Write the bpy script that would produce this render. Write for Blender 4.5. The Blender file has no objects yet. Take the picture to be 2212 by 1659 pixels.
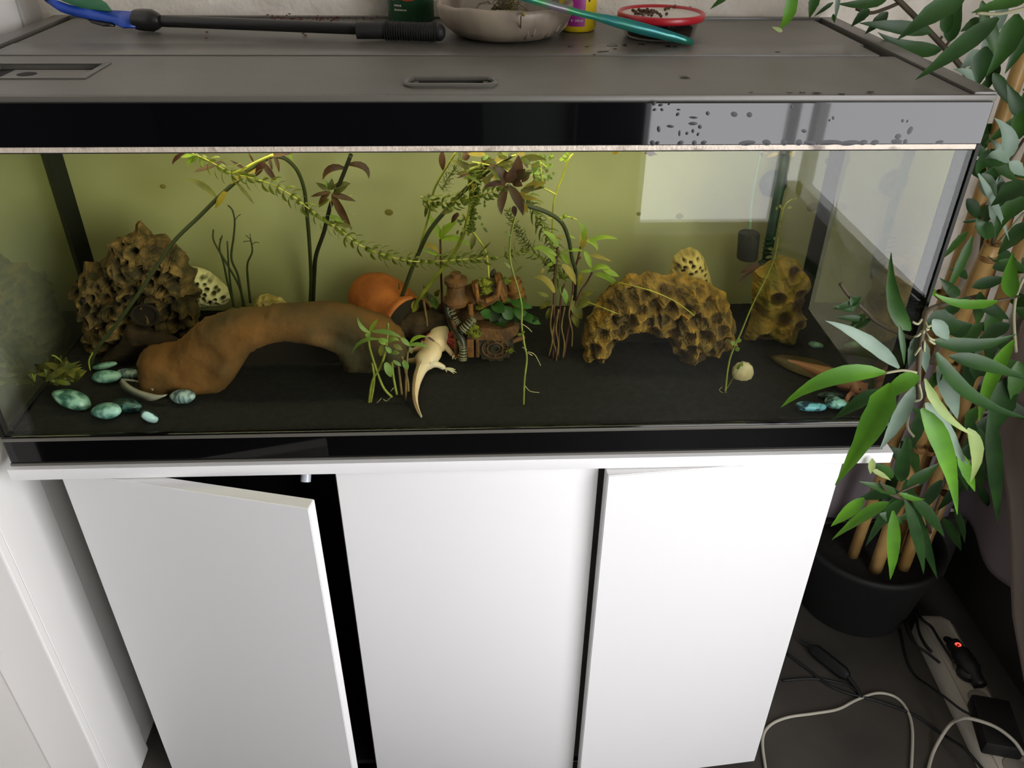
import bpy, bmesh, math, random
from math import pi, sin, cos, radians, sqrt, atan2
from mathutils import Vector, Matrix, noise
from mathutils.geometry import delaunay_2d_cdt
random.seed(7)
S = bpy.context.scene
COL = S.collection

# ------------------------------------------------------------------ camera
FPX, IW, IH = 1761.42, 2212.0, 1659.0
CAM = Vector((.6315, -.8935, .7037))
YAW, PITCH, ROLL = .0495, .5806, .0113
def basis():
    f = Vector((sin(YAW), cos(YAW), 0)); r = Vector((cos(YAW), -sin(YAW), 0)); u = Vector((0, 0, 1))
    f2 = f*cos(PITCH) - u*sin(PITCH); u2 = u*cos(PITCH) + f*sin(PITCH)
    return r*cos(ROLL) + u2*sin(ROLL), -r*sin(ROLL) + u2*cos(ROLL), f2
RT, UP, FW = basis()
cd = bpy.data.cameras.new('camera'); cam = bpy.data.objects.new('camera', cd); COL.objects.link(cam)
cd.sensor_width = 36; cd.lens = FPX/IW*36; cd.clip_start = .02; cd.clip_end = 60
m = Matrix.Identity(4)
for i in range(3):
    m[i][0] = RT[i]; m[i][1] = UP[i]; m[i][2] = -FW[i]; m[i][3] = CAM[i]
cam.matrix_world = m
S.camera = cam
def ray(px, py): return (FW*FPX + RT*(px - IW/2) - UP*(py - IH/2)).normalized()
def at(px, py, y):            # the point at depth y that shows at a measured spot
    d = ray(px, py); return CAM + d*((y - CAM.y)/d.y)
def atz(px, py, z):
    d = ray(px, py); return CAM + d*((z - CAM.z)/d.z)
def atx(px, py, x):
    d = ray(px, py); return CAM + d*((x - CAM.x)/d.x)
SZ0, SZS = .040, .05          # sand height at the front glass and its rise to the back
def sz(y): return SZ0 + SZS*y
def sand(px, py, h=0.0):
    d = ray(px, py); t = (SZ0 + h + SZS*CAM.y - CAM.z)/(d.z - SZS*d.y); return CAM + d*t

# ------------------------------------------------------------------ light and exposure
W = bpy.data.worlds.new('overcast_daylight'); S.world = W; W.use_nodes = True
bg = W.node_tree.nodes['Background']; bg.inputs[0].default_value = (.955, .955, .985, 1); bg.inputs[1].default_value = 8.9
def area(name, loc, look, sx, sy, power, color=(1, 1, 1), portal=False):
    l = bpy.data.lights.new(name, 'AREA'); l.shape = 'RECTANGLE'; l.size = sx; l.size_y = sy; l.energy = power; l.color = color
    o = bpy.data.objects.new(name, l); COL.objects.link(o); o.location = loc
    o.rotation_euler = Vector(look).to_track_quat('-Z', 'Z' if abs(look[2]) < .9 else 'Y').to_euler()
    if portal: l.cycles.is_portal = True
    return o
area('window_portal', (1.79, -1.25, .475), (-1, 0, 0), 1.35, 1.65, 1, portal=True)
area('rear_window_portal', (1.50, -2.03, -.05), (0, 1, 0), .54, 1.0, 1, portal=True)
lamp = area('hood_light', (.60, .15, .405), (0, .05, -1), 1.05, .05, 1.25, (1.0, .92, .72))
S.view_settings.view_transform = 'Standard'; S.view_settings.look = 'None'
S.view_settings.exposure = 0.0; S.view_settings.gamma = 1; S.view_settings.use_curve_mapping = False
S.cycles.use_denoising = True
S.cycles.max_bounces = 9; S.cycles.diffuse_bounces = 4; S.cycles.glossy_bounces = 4
S.cycles.transmission_bounces = 6; S.cycles.transparent_max_bounces = 24; S.cycles.volume_bounces = 0
S.cycles.caustics_reflective = False; S.cycles.caustics_refractive = False
S.cycles.sample_clamp_indirect = 6
S.cycles.use_light_tree = True

# ------------------------------------------------------------------ materials
def lin(c):
    if isinstance(c, str): c = tuple(int(c[i:i+2], 16)/255 for i in (0, 2, 4))
    return tuple((v/12.92 if v <= .04045 else ((v+.055)/1.055)**2.4) for v in c) + (1,)
MATS = {}
def mat(name, col, rough=.6, col2=None, scale=20, detail=4, bump=0, bscale=None, metal=0, spec=.5, sss=0, mixpos=(.4, .6), trans=0, attr=None, attrcol=None, coat=0, stretch=None, emis=0, backtint=None):
    m = bpy.data.materials.new(name); m.use_nodes = True; N = m.node_tree.nodes; L = m.node_tree.links
    p = N['Principled BSDF']; p.inputs['Base Color'].default_value = lin(col); p.inputs['Roughness'].default_value = rough
    p.inputs['Metallic'].default_value = metal; p.inputs['Specular IOR Level'].default_value = spec
    if coat: p.inputs['Coat Weight'].default_value = coat; p.inputs['Coat Roughness'].default_value = .08
    if sss: p.inputs['Subsurface Weight'].default_value = sss; p.inputs['Subsurface Scale'].default_value = .01
    if emis: p.inputs['Emission Color'].default_value = lin(col); p.inputs['Emission Strength'].default_value = emis
    tc = N.new('ShaderNodeTexCoord'); src = tc.outputs['Object']
    if stretch:
        mp = N.new('ShaderNodeMapping'); mp.inputs['Scale'].default_value = stretch; L.new(src, mp.inputs[0]); src = mp.outputs[0]
    outc = None
    if col2:
        n = N.new('ShaderNodeTexNoise'); n.inputs['Scale'].default_value = scale; n.inputs['Detail'].default_value = detail; L.new(src, n.inputs['Vector'])
        r = N.new('ShaderNodeValToRGB'); r.color_ramp.elements[0].position = mixpos[0]; r.color_ramp.elements[1].position = mixpos[1]
        r.color_ramp.elements[0].color = lin(col); r.color_ramp.elements[1].color = lin(col2)
        L.new(n.outputs['Fac'], r.inputs[0]); outc = r.outputs[0]
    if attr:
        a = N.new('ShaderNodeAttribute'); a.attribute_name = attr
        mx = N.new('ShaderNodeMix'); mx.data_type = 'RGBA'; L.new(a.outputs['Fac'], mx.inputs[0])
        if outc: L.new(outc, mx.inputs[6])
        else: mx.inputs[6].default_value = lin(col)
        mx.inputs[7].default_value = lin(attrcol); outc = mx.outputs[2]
    if outc: L.new(outc, p.inputs['Base Color'])
    if bump:
        n2 = N.new('ShaderNodeTexNoise'); n2.inputs['Scale'].default_value = bscale or scale*3; n2.inputs['Detail'].default_value = 5; L.new(src, n2.inputs['Vector'])
        b = N.new('ShaderNodeBump'); b.inputs['Strength'].default_value = bump; b.inputs['Distance'].default_value = .004
        L.new(n2.outputs['Fac'], b.inputs['Height']); L.new(b.outputs[0], p.inputs['Normal'])
    if trans:                  # thin leaves let light through
        t = N.new('ShaderNodeBsdfTranslucent'); mix = N.new('ShaderNodeMixShader'); mix.inputs[0].default_value = trans
        if outc: L.new(outc, t.inputs[0])
        else: t.inputs[0].default_value = lin(backtint or col)
        o = N['Material Output']; L.new(p.outputs[0], mix.inputs[1]); L.new(t.outputs[0], mix.inputs[2]); L.new(mix.outputs[0], o.inputs['Surface'])
    MATS[name] = m; return m

def glass_mat(name, tint, refl=1.0, inner=0.0, rough=.01, base=.04):
    m = bpy.data.materials.new(name); m.use_nodes = True; N = m.node_tree.nodes; L = m.node_tree.links
    N.remove(N['Principled BSDF']); o = N['Material Output']
    lw = N.new('ShaderNodeLayerWeight'); lw.inputs[0].default_value = .5
    pw = N.new('ShaderNodeMath'); pw.operation = 'POWER'; pw.inputs[1].default_value = 5; L.new(lw.outputs['Facing'], pw.inputs[0])
    ma = N.new('ShaderNodeMath'); ma.operation = 'MULTIPLY_ADD'; ma.inputs[1].default_value = (1-base)*refl; ma.inputs[2].default_value = base*refl; L.new(pw.outputs[0], ma.inputs[0])
    t = N.new('ShaderNodeBsdfTransparent'); t.inputs[0].default_value = tint + (1,)
    g = N.new('ShaderNodeBsdfGlossy'); g.inputs['Roughness'].default_value = rough; g.inputs[0].default_value = (.95, .95, .95, 1)
    mx = N.new('ShaderNodeMixShader'); L.new(t.outputs[0], mx.inputs[1]); L.new(g.outputs[0], mx.inputs[2])
    L.new(ma.outputs[0], mx.inputs[0])
    if inner:                  # total internal reflection where water meets the side pane, from inside only
        geo = N.new('ShaderNodeNewGeometry'); inv = N.new('ShaderNodeMath'); inv.operation = 'SUBTRACT'; inv.inputs[0].default_value = 1; L.new(geo.outputs['Backfacing'], inv.inputs[1])
        mul = N.new('ShaderNodeMath'); mul.operation = 'MULTIPLY'; mul.inputs[1].default_value = inner; L.new(inv.outputs[0], mul.inputs[0])
        L.new(mul.outputs[0], mx.inputs[0]); g.inputs['Roughness'].default_value = .035; g.inputs[0].default_value = (.66, .67, .50, 1)
    L.new(mx.outputs[0], o.inputs['Surface']); MATS[name] = m; return m

# ------------------------------------------------------------------ geometry
class MB:
    def __init__(s): s.v = []; s.f = []; s.mi = []; s.attr = []
    def add(s, vs, fs, mi=0):
        b = len(s.v); s.v += [Vector(v) for v in vs]; s.f += [tuple(i+b for i in f) for f in fs]; s.mi += [mi]*len(fs); return s
    def box(s, a, b, mi=0, bev=0):
        x0, y0, z0 = a; x1, y1, z1 = b
        if not bev:
            vs = [(x, y, z) for z in (z0, z1) for y in (y0, y1) for x in (x0, x1)]
            return s.add(vs, [(0, 2, 3, 1), (4, 5, 7, 6), (0, 1, 5, 4), (2, 6, 7, 3), (0, 4, 6, 2), (1, 3, 7, 5)], mi)
        bm = bmesh.new(); bmesh.ops.create_cube(bm, size=1)
        for v in bm.verts: v.co = Vector(((x0+x1)/2 + v.co.x*(x1-x0), (y0+y1)/2 + v.co.y*(y1-y0), (z0+z1)/2 + v.co.z*(z1-z0)))
        bmesh.ops.bevel(bm, geom=bm.edges[:], offset=bev, segments=2, affect='EDGES', profile=.6)
        return s.bm(bm, mi)
    def bm(s, bm, mi=0):
        bm.verts.index_update(); s.add([v.co.copy() for v in bm.verts], [tuple(v.index for v in f.verts) for f in bm.faces], mi); bm.free(); return s
    def tube(s, pts, r, n=8, mi=0, caps=True):
        pts = [Vector(p) for p in pts]; k = len(pts)
        rr = r if isinstance(r, (list, tuple)) else [r]*k
        t0 = (pts[1]-pts[0]).normalized(); a = t0.orthogonal().normalized(); b0 = len(s.v)
        for i, p in enumerate(pts):
            t = ((pts[min(i+1, k-1)] - pts[max(i-1, 0)])).normalized()
            a = (a - t*a.dot(t)); a = a.normalized() if a.length > 1e-6 else t.orthogonal().normalized(); b = t.cross(a)
            for j in range(n): s.v.append(p + (a*cos(2*pi*j/n) + b*sin(2*pi*j/n))*rr[i])
        fs = []
        for i in range(k-1):
            for j in range(n):
                j2 = (j+1) % n; fs.append((b0+i*n+j, b0+i*n+j2, b0+(i+1)*n+j2, b0+(i+1)*n+j))
        if caps: fs += [tuple(b0+j for j in reversed(range(n))), tuple(b0+(k-1)*n+j for j in range(n))]
        s.f += fs; s.mi += [mi]*len(fs); return s
    def lathe(s, prof, c=(0, 0, 0), axis=(0, 0, 1), n=24, mi=0, squash=1, close=False):
        ax = Vector(axis).normalized(); a = ax.orthogonal().normalized()
        if abs(ax.z) > .99: a = Vector((1, 0, 0))
        b = ax.cross(a); c = Vector(c); b0 = len(s.v); k = len(prof)
        for r, h in prof:
            for j in range(n): s.v.append(c + ax*h + a*cos(2*pi*j/n)*r + b*sin(2*pi*j/n)*r*squash)
        fs = [(b0+i*n+j, b0+i*n+(j+1) % n, b0+(i+1)*n+(j+1) % n, b0+(i+1)*n+j) for i in range(k-1) for j in range(n)]
        if prof[0][0] > 1e-5 and not close: fs.append(tuple(b0+j for j in reversed(range(n))))
        if prof[-1][0] > 1e-5 and not close: fs.append(tuple(b0+(k-1)*n+j for j in range(n)))
        s.f += fs; s.mi += [mi]*len(fs); return s
    def prism(s, poly, h, mi=0):   # poly: 3D points, extruded by vector h
        n = len(poly); h = Vector(h); b0 = len(s.v); s.v += [Vector(p) for p in poly] + [Vector(p)+h for p in poly]
        fs = [tuple(b0+i for i in range(n)), tuple(b0+n+i for i in reversed(range(n)))] + [(b0+i, b0+n+i, b0+n+(i+1) % n, b0+(i+1) % n) for i in range(n)]
        s.f += fs; s.mi += [mi]*len(fs); return s
    def blob(s, c, r, sub=2, amp=0, freq=30, mi=0, rot=None, seed=0, flat=None):
        bm = bmesh.new(); bmesh.ops.create_icosphere(bm, subdivisions=sub, radius=1)
        c = Vector(c)
        for v in bm.verts:
            d = v.co.copy(); k = 1 + amp*noise.noise(d*freq + Vector((seed, seed*1.7, 0)))
            q = Vector((d.x*r[0], d.y*r[1], d.z*r[2]))*k
            if rot: q = rot @ q
            v.co = c + q
        return s.bm(bm, mi)
    def leaf(s, base, tip, w, bend=0, nrm=None, fold=.18, seg=5, prof='lance', mi=0, twist=0, mid=None):
        base = Vector(base); tip = Vector(tip); d = tip-base; L = d.length
        nrm = Vector(nrm) if nrm is not None else (CAM-base).normalized()
        side = d.cross(nrm); side = side.normalized() if side.length > 1e-7 else d.orthogonal().normalized(); up = side.cross(d).normalized()
        b0 = len(s.v)
        for i in range(seg+1):
            t = i/seg
            if mid is not None: q = base*(1-t)**2 + Vector(mid)*2*t*(1-t) + tip*t*t
            else: q = base + d*t + up*bend*L*4*t*(1-t)
            if mid is not None:
                tg = (Vector(mid)-base)*2*(1-t) + (tip-Vector(mid))*2*t; sd = tg.cross(nrm); sd = sd.normalized() if sd.length > 1e-7 else side
            else: sd = side
            if prof == 'lance': ww = w*.5*max(.03, (sin(pi*min(1, t*.93+.07)))**.75*(1.05-.35*t))
            elif prof == 'strap': ww = w*.5*max(.03, min(1, t*4.5+.12)**.8*min(1, (1-t)*1.9)**.85)*(1+.05*sin(t*23+w*300))
            elif prof == 'spoon': ww = w*.5*max(.08, sin(pi*t**1.5)**.8)
            else: ww = w*.5*max(.03, sin(pi*t)**.5)
            if twist:
                a = twist*t; sd = sd*cos(a) + up*sin(a)
            o = up*(-fold*ww)
            s.v += [q - sd*ww + o*-1, q, q + sd*ww + o*-1]
        fs = []
        for i in range(seg):
            a = b0+i*3; fs += [(a, a+1, a+4, a+3), (a+1, a+2, a+5, a+4)]
        s.f += fs; s.mi += [mi]*len(fs); return s
    def build(s, name, mats, parent=None, smooth=True, loc=None):
        me = bpy.data.meshes.new(name)
        o = bpy.data.objects.new(name, me); COL.objects.link(o)
        off = Vector((0, 0, 0))
        if parent is not None:
            o.parent = parent; off = WORLD.get(parent.name, Vector((0, 0, 0))).copy()
        elif loc is not None: off = Vector(loc)
        if parent is None: o.location = off
        WORLD[o.name] = off if parent is None else off
        me.from_pydata([tuple(v-off) for v in s.v], [], s.f); me.validate(); 
        if not isinstance(mats, (list, tuple)): mats = [mats]
        for m in mats: me.materials.append(MATS[m] if isinstance(m, str) else m)
        if len(mats) > 1 and len(s.mi) == len(me.polygons):
            for p, i in zip(me.polygons, s.mi): p.material_index = i
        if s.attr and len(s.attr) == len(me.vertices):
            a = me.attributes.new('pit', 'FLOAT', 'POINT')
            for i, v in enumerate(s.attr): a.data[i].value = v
        if smooth:
            for p in me.polygons: p.use_smooth = True
            if smooth != 'all': me.set_sharp_from_angle(angle=radians(38))
        me.update(); return o
WORLD = {}
def tag(o, label=None, cat=None, group=None, kind=None):
    if label: o['label'] = label
    if cat: o['category'] = cat
    if group: o['group'] = group
    if kind: o['kind'] = kind
    return o
def thing(name, label, cat, loc=(0, 0, 0), group=None):
    o = bpy.data.objects.new(name, None); COL.objects.link(o); o.location = loc; o.empty_display_size = .02
    WORLD[o.name] = Vector(loc); return tag(o, label, cat, group)
def struct(name, mb, m, smooth=False): return tag(mb.build(name, m, smooth=smooth), kind='structure')
def spline(pts, k=4):
    P = [Vector(p) for p in pts]
    if len(P) < 3: return P
    out = []
    for i in range(len(P)-1):
        p0 = P[max(i-1, 0)]; p1 = P[i]; p2 = P[i+1]; p3 = P[min(i+2, len(P)-1)]
        for j in range(k):
            t = j/k; out.append(.5*((2*p1) + (p2-p0)*t + (2*p0-5*p1+4*p2-p3)*t*t + (-p0+3*p1-3*p2+p3)*t**3))
    out.append(P[-1]); return out
def pit2d(x, z, seed, jit=.28):
    best = 9; j0 = math.floor(z/.87)
    for j in range(j0-1, j0+3):
        off = .5 if j % 2 else 0; i0 = math.floor(x-off)
        for i in range(i0-1, i0+3):
            v = noise.cell_vector(Vector((i+.5+seed*7, j+.5, .5))); cx = i+off+(v.x-.5)*jit*2; cz = j*.87+(v.y-.5)*jit*2
            sc = .75+.6*v.z; d = sqrt((x-cx)**2+(z-cz)**2)/sc
            if d < best: best = d
    return best
def inflate(outline, y0, depth, cell=.006, edge=None, amp=.004, freq=30, pit=None, back=.6, rough_edge=.3, seed=0):
    """solid stone: closed outline [(x, z)] in the vertical plane y0, swelling by depth towards the front and back"""
    out = []; n = len(outline)
    for i in range(n):
        a = Vector(outline[i]).to_2d() if len(outline[i]) > 2 else Vector(outline[i]); b = Vector(outline[(i+1) % n])
        k = max(1, int((b-a).length/cell)); out += [a.lerp(b, j/k) for j in range(k)]
    nb = len(out)
    def inside(p):
        c = False; j = nb-1
        for i in range(nb):
            a, b = out[i], out[j]
            if (a.y > p.y) != (b.y > p.y) and p.x < (b.x-a.x)*(p.y-a.y)/(b.y-a.y) + a.x: c = not c
            j = i
        return c
    def dist(p): return min((p-q).length for q in out)
    x0 = min(p.x for p in out); x1 = max(p.x for p in out); z0 = min(p.y for p in out); z1 = max(p.y for p in out)
    pts = list(out); dd = [0]*nb; row = 0; z = z0+cell*.5
    while z < z1:
        x = x0 + (cell*.5 if row % 2 else 0)
        while x < x1:
            p = Vector((x + random.uniform(-.15, .15)*cell, z + random.uniform(-.15, .15)*cell))
            if inside(p):
                d = dist(p)
                if d > cell*.55: pts.append(p); dd.append(d)
            x += cell
        z += cell*.87; row += 1
    r = delaunay_2d_cdt(pts, [(i, (i+1) % nb) for i in range(nb)], [], 1, 1e-7)
    V, F, orig = r[0], r[2], r[3]
    D = [dd[o[0]] if o else 0 for o in orig]; isb = [d <= 0 for d in D]
    R = edge or max(D); mb = MB(); front = []; bk = []; att = []
    def place(v, d, sgn, dp):
        t = min(1, d/R); h = dp*sqrt(max(0, 1-(1-t)**2))
        q = Vector((v.x, y0 - sgn*h, v.y)); s_ = Vector((seed, seed*.7, -seed))
        nz = noise.turbulence(q*freq + s_, 3, False)
        vec = noise.noise_vector(q*freq*1.3 + s_)
        w = .35 + .65*t
        q += Vector((vec.x*amp*rough_edge*2, -sgn*nz*amp*w*2, vec.z*amp*rough_edge*2))
        pa = 0
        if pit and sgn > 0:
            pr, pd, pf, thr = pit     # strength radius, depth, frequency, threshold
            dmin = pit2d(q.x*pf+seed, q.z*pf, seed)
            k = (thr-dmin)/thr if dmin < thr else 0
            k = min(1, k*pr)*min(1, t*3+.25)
            q.y += pd*k; pa = k  # also darkens the hole's colour: algae brown plus painted-in shade
        return q, pa
    idx = {}
    for i, v in enumerate(V):
        q, pa = place(v, D[i], 1, depth); mb.v.append(q); mb.attr.append(pa)
    nV = len(V)
    for i, v in enumerate(V):
        if isb[i]: bk.append(i)
        else:
            q, pa = place(v, D[i], -1, depth*back); bk.append(len(mb.v)); mb.v.append(q); mb.attr.append(0)
    for f in F:
        f = tuple(f); mb.f.append(f); mb.f.append(tuple(bk[i] for i in reversed(f))); mb.mi += [0, 0]
    # orient front faces to -y
    f = F[0]; a, b, c = (mb.v[f[0]], mb.v[f[1]], mb.v[f[2]])
    if (b-a).cross(c-a).y > 0: mb.f = [tuple(reversed(f)) for f in mb.f]
    return mb
def outl(px, y): return [(lambda p: (p.x, p.z))(at(a, b, y)) for a, b in px]
# ================================================================== materials
mat('white_paint', 'efedea', .45)
mat('white_laminate', 'f0efee', .32, spec=.4)
mat('grey_door_paint', 'c4c1bc', .5)
mat('plaster', 'ece3d4', .85, 'f4ecdf', 25, bump=1.0, bscale=70)
mat('shade_grey', '3b3936', .8)
mat('rear_plaster', 'a8a298', .9)
mat('dark_furniture', '14120f', .5)
mat('grey_furniture', '747a70', .6)
mat('floor_vinyl', '3a3732', .55, '45413b', 5, bump=.05)
mat('cupboard_shade', '0c0a10', .5)
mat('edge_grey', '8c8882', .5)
mat('lid_plastic', '5a5851', .38, '65625a', 9, bump=.15, bscale=700, spec=.5)
mat('rail_plastic', '5c5952', .34, spec=.5)
mat('black_gap', '060606', .8)
mat('gloss_black', '08080a', .03, spec=.42)
mat('base_black', '060607', .06, spec=.35)
mat('silicone', '14150f', .5, spec=.2)
mat('silicone_side', '08080a', .9, spec=.1)
mat('rim_beige', 'cdbfae', .35, '5c4c3c', 30, detail=8, bump=.5, bscale=180, stretch=(1, 1, 1), mixpos=(.55, .72))  # beige with brown dirt mottling
mat('rear_film', 'b0b08f', .8, '8e8a5e', 4.5, detail=2, mixpos=(.42, .78))
mat('algae_spot', '7b7434', .9)
mat('sand_black', '0f0e0d', .95, '191714', 90, detail=6, bump=.6, bscale=420)
mat('curtain_beige', 'a59890', .9, sss=0)
mat('curtain_lilac', '968c92', .9)
mat('lamp_tube', 'fff2c8', .5, emis=3)
mat('droplet_dark', '141312', .12, spec=.6)
glass_mat('front_glass', (.97, .985, .95), .75, base=.024)
glass_mat('back_glass', (.96, .98, .95), .6)
glass_mat('side_glass', (.9, .93, .85), 1.0, inner=.80)
wm = bpy.data.materials.new('tank_water'); wm.use_nodes = True; N = wm.node_tree.nodes; L = wm.node_tree.links
N.remove(N['Principled BSDF']); va = N.new('ShaderNodeVolumeAbsorption'); va.inputs['Color'].default_value = (.70, .72, .36, 1); va.inputs['Density'].default_value = 1.7
L.new(va.outputs[0], N['Material Output'].inputs['Volume']); MATS['tank_water'] = wm

# ================================================================== room
FZ = -.79
struct('floor', MB().box((-.95, -2.1, FZ-.05), (1.86, .6, FZ)), 'floor_vinyl')
wb = MB(); nx, nz = 200, 60
X0, X1, Z0, Z1 = -.15, 1.82, FZ, 1.75
xs = [X0+(X1-X0)*i/nx for i in range(nx+1)]; zs = [Z0, .3] + [.45+.5*i/nz for i in range(nz+1)] + [Z1]
for z in zs:
    for x in xs:
        q = Vector((x*1.0, 0, z)); a = noise.turbulence(Vector((x*38, 5, z*60)), 3, True)
        wb.v.append(Vector((x, .51 - (.0055*a if .3 < z < 1 else 0), z)))
n1 = nx+1
wb.f = [(j*n1+i, j*n1+i+1, (j+1)*n1+i+1, (j+1)*n1+i) for j in range(len(zs)-1) for i in range(nx)]; wb.mi = [0]*len(wb.f)
struct('wall_back', wb, 'plaster', smooth='all')
struct('wall_left', MB().box((-.16, -.23, FZ), (-.11, .6, 1.75)).box((-.11, .45, FZ), (-.035, .6, 1.75)), 'grey_door_paint')
# white door frame beside the tank: broad board, narrow front edge board
struct('shade_strip_back', MB().box((1.17, .485, FZ), (1.79, .511, -.60)), 'shade_grey')  # dark strip added where the wall below the cloth lies in shade
struct('shade_strip_right', MB().box((1.775, -.5, FZ), (1.80, .485, -.60)), 'shade_grey')  # same added strip of shade along the right wall
struct('trim_1', MB().box((-.11, -.037, FZ), (-.030, .088, 1.75), bev=.004), 'white_paint')
struct('trim_2', MB().box((-.11, -.056, FZ), (-.026, -.0385, 1.75), bev=.003), 'white_paint')
struct('trim_3', MB().box((-.11, .0885, FZ), (-.040, .449, 1.75)), 'white_paint')
struct('wall_right', MB().box((1.81, -.56, FZ), (1.86, .6, 1.75)).box((1.81, -2.1, FZ), (1.86, -.56, -.35)).box((1.81, -2.1, 1.3), (1.86, -.56, 1.75)), 'rear_plaster')
struct('wall_rear', MB().box((-.95, -2.1, FZ), (1.225, -2.05, 1.75)).box((1.225, -2.1, FZ), (1.86, -2.05, -.55)).box((1.225, -2.1, .45), (1.86, -2.05, 1.75)), 'rear_plaster')
struct('wall_side', MB().box((-.95, -2.1, FZ), (-.9, -.23, 1.75)).box((-.9, -.24, FZ), (-.16, -.19, 1.75)), 'rear_plaster')
struct('ceiling', MB().box((-.95, -2.1, 1.75), (1.86, .6, 1.8)), 'rear_plaster')
wf = MB()
for y in (-1.945, -.6): wf.box((1.815, y-.03, -.35), (1.85, y+.03, 1.3))
wf.box((1.815, -1.97, -.35), (1.85, -.57, -.30)).box((1.815, -1.97, 1.25), (1.85, -.57, 1.3))
struct('window_1', wf, 'white_paint')
wf = MB().box((1.225, -2.09, -.55), (1.81, -2.06, -.5)).box((1.225, -2.09, .40), (1.81, -2.06, .45)).box((1.225, -2.09, -.5), (1.265, -2.06, .40)).box((1.77, -2.09, -.5), (1.81, -2.06, .40))
struct('window_2', wf, 'white_paint')
t = thing('wardrobe', 'tall dark wardrobe behind the camera', 'wardrobe', (.05, -1.85, FZ))
MB().box((-.85, -2.04, FZ), (.655, -1.72, 1.5), bev=.004).build('body', 'dark_furniture', t)
t2 = thing('bookcase', 'dark bookcase along the left wall behind the camera', 'bookcase', (-.5, -1, FZ))
MB().box((-.88, -1.7, FZ), (-.35, -.26, 1.5), bev=.004).build('body', 'dark_furniture', t2)
t = thing('shelf_unit', 'grey green shelf unit beside the dark wardrobe', 'shelf', (.82, -1.9, FZ))
MB().box((.66, -2.04, FZ), (.98, -1.95, 1.3), bev=.004).build('body', 'grey_furniture', t)
def drape(name, x, ys, y1, z0, z1, m, amp, waves, label):
    mb = MB(); n = 60; k = 24
    for j in range(k+1):
        z = z0 + (z1-z0)*(j/k)**1.6
        y0 = ys[-1][1]
        for (za, ya), (zb_, yb) in zip(ys, ys[1:]):
            if za <= z <= zb_: y0 = ya + (yb-ya)*(z-za)/(zb_-za)
        if z < ys[0][0]: y0 = ys[0][1]
        for i in range(n+1):
            u = i/n; mb.v.append(Vector((x + amp*sin(u*waves*2*pi + .5*sin(j*.3)), y0+(y1-y0)*u, z + .012*sin(u*9)*(1-j/k))))
    mb.f = [(j*(n+1)+i, j*(n+1)+i+1, (j+1)*(n+1)+i+1, (j+1)*(n+1)+i) for j in range(k) for i in range(n)]; mb.mi = [0]*len(mb.f)
    o = mb.build(name, m, smooth='all', loc=(x, y1, z0)); md = o.modifiers.new('thickness', 'SOLIDIFY'); md.thickness = .003
    return tag(o, label, 'curtain')
drape('curtain', 1.70, [(-.72, .05), (-.68, .073), (-.579, .191), (-.408, .306), (-.271, .46), (.2, .47), (1.65, .47)], -.5, -.72, 1.65, 'curtain_beige', .008, 3.2, 'beige floor length curtain at the right edge, nearer the camera')
drape('curtain', 1.728, [(-.57, .49), (1.65, .49)], .14, -.57, 1.65, 'curtain_lilac', .007, 1.5, 'greyish lilac curtain hanging behind the bamboo plant, short of the floor')
mb = MB(); n = 40
for j in range(9):
    for i in range(n+1):
        u = i/n; z = -.585+.42*j/8; mb.v.append(Vector((1.22+.50*u, .478+.007*sin(u*19+j*.3), z+.02*sin(u*5)*(j/8))))
mb.f = [(j*(n+1)+i, j*(n+1)+i+1, (j+1)*(n+1)+i+1, (j+1)*(n+1)+i) for j in range(8) for i in range(n)]; mb.mi = [0]*len(mb.f)
o = mb.build('hanging_cloth', 'curtain_lilac', smooth='all', loc=(1.5, .48, -.4)); md = o.modifiers.new('thickness', 'SOLIDIFY'); md.thickness = .003
tag(o, 'greyish lilac cloth against the back wall behind the bamboo pot', 'cloth')
t = thing('drape_panel', 'dark hanging drape beside the rear window behind the camera', 'curtain', (1.1, -1.93, FZ))
MB().box((.985, -1.95, -.7), (1.215, -1.90, 1.5), bev=.01).build('fabric', 'dark_furniture', t)

# ================================================================== cabinet
t = thing('aquarium_cabinet', 'white three-door cabinet under the aquarium, both outer doors ajar', 'cabinet', (.6, .2, FZ))
MB().box((-.004, -.012, -.0195), (1.214, .45, -.001), bev=.0015).build('top_board', 'white_laminate', t)
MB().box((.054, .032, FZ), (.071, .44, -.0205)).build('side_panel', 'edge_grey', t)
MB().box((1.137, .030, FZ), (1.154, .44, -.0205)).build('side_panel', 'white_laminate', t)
MB().box((.071, .42, FZ), (1.137, .436, -.021)).box((.071, .03, FZ+.001), (1.137, .42, FZ+.03)).box((.071, .03, -.024), (1.137, .42, -.0215)).box((.0715, .03, FZ), (.0735, .42, -.024)).box((1.1335, .03, FZ), (1.136, .42, -.024)).build('interior', 'cupboard_shade', t, smooth=False)  # near-black inner boards: the unlit cupboard's darkness put into their colour
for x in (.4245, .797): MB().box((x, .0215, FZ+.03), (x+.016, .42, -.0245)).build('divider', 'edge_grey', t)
p = MB().box((.4305, -.001, FZ+.02), (.800, .0205, -.0205), bev=.0012).build('centre_door', 'white_laminate', t)
def door(hx, fx, ang, y):
    Lh = abs(fx-hx); s_ = 1 if fx > hx else -1; mb = MB(); mb.box((min(0, s_*Lh), -.020, FZ+.02), (max(0, s_*Lh), 0, -.0208))
    bm = bmesh.new(); me = bpy.data.meshes.new('tmp'); me.from_pydata([tuple(v) for v in mb.v], [], mb.f); bm.from_mesh(me)
    bmesh.ops.bevel(bm, geom=bm.edges[:], offset=.0011, segments=2, affect='EDGES')
    R = Matrix.Rotation(-s_*ang, 3, 'Z')
    for v in bm.verts: v.co = R @ v.co + Vector((hx, y, 0))
    bpy.data.meshes.remove(me); return MB().bm(bm)
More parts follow.
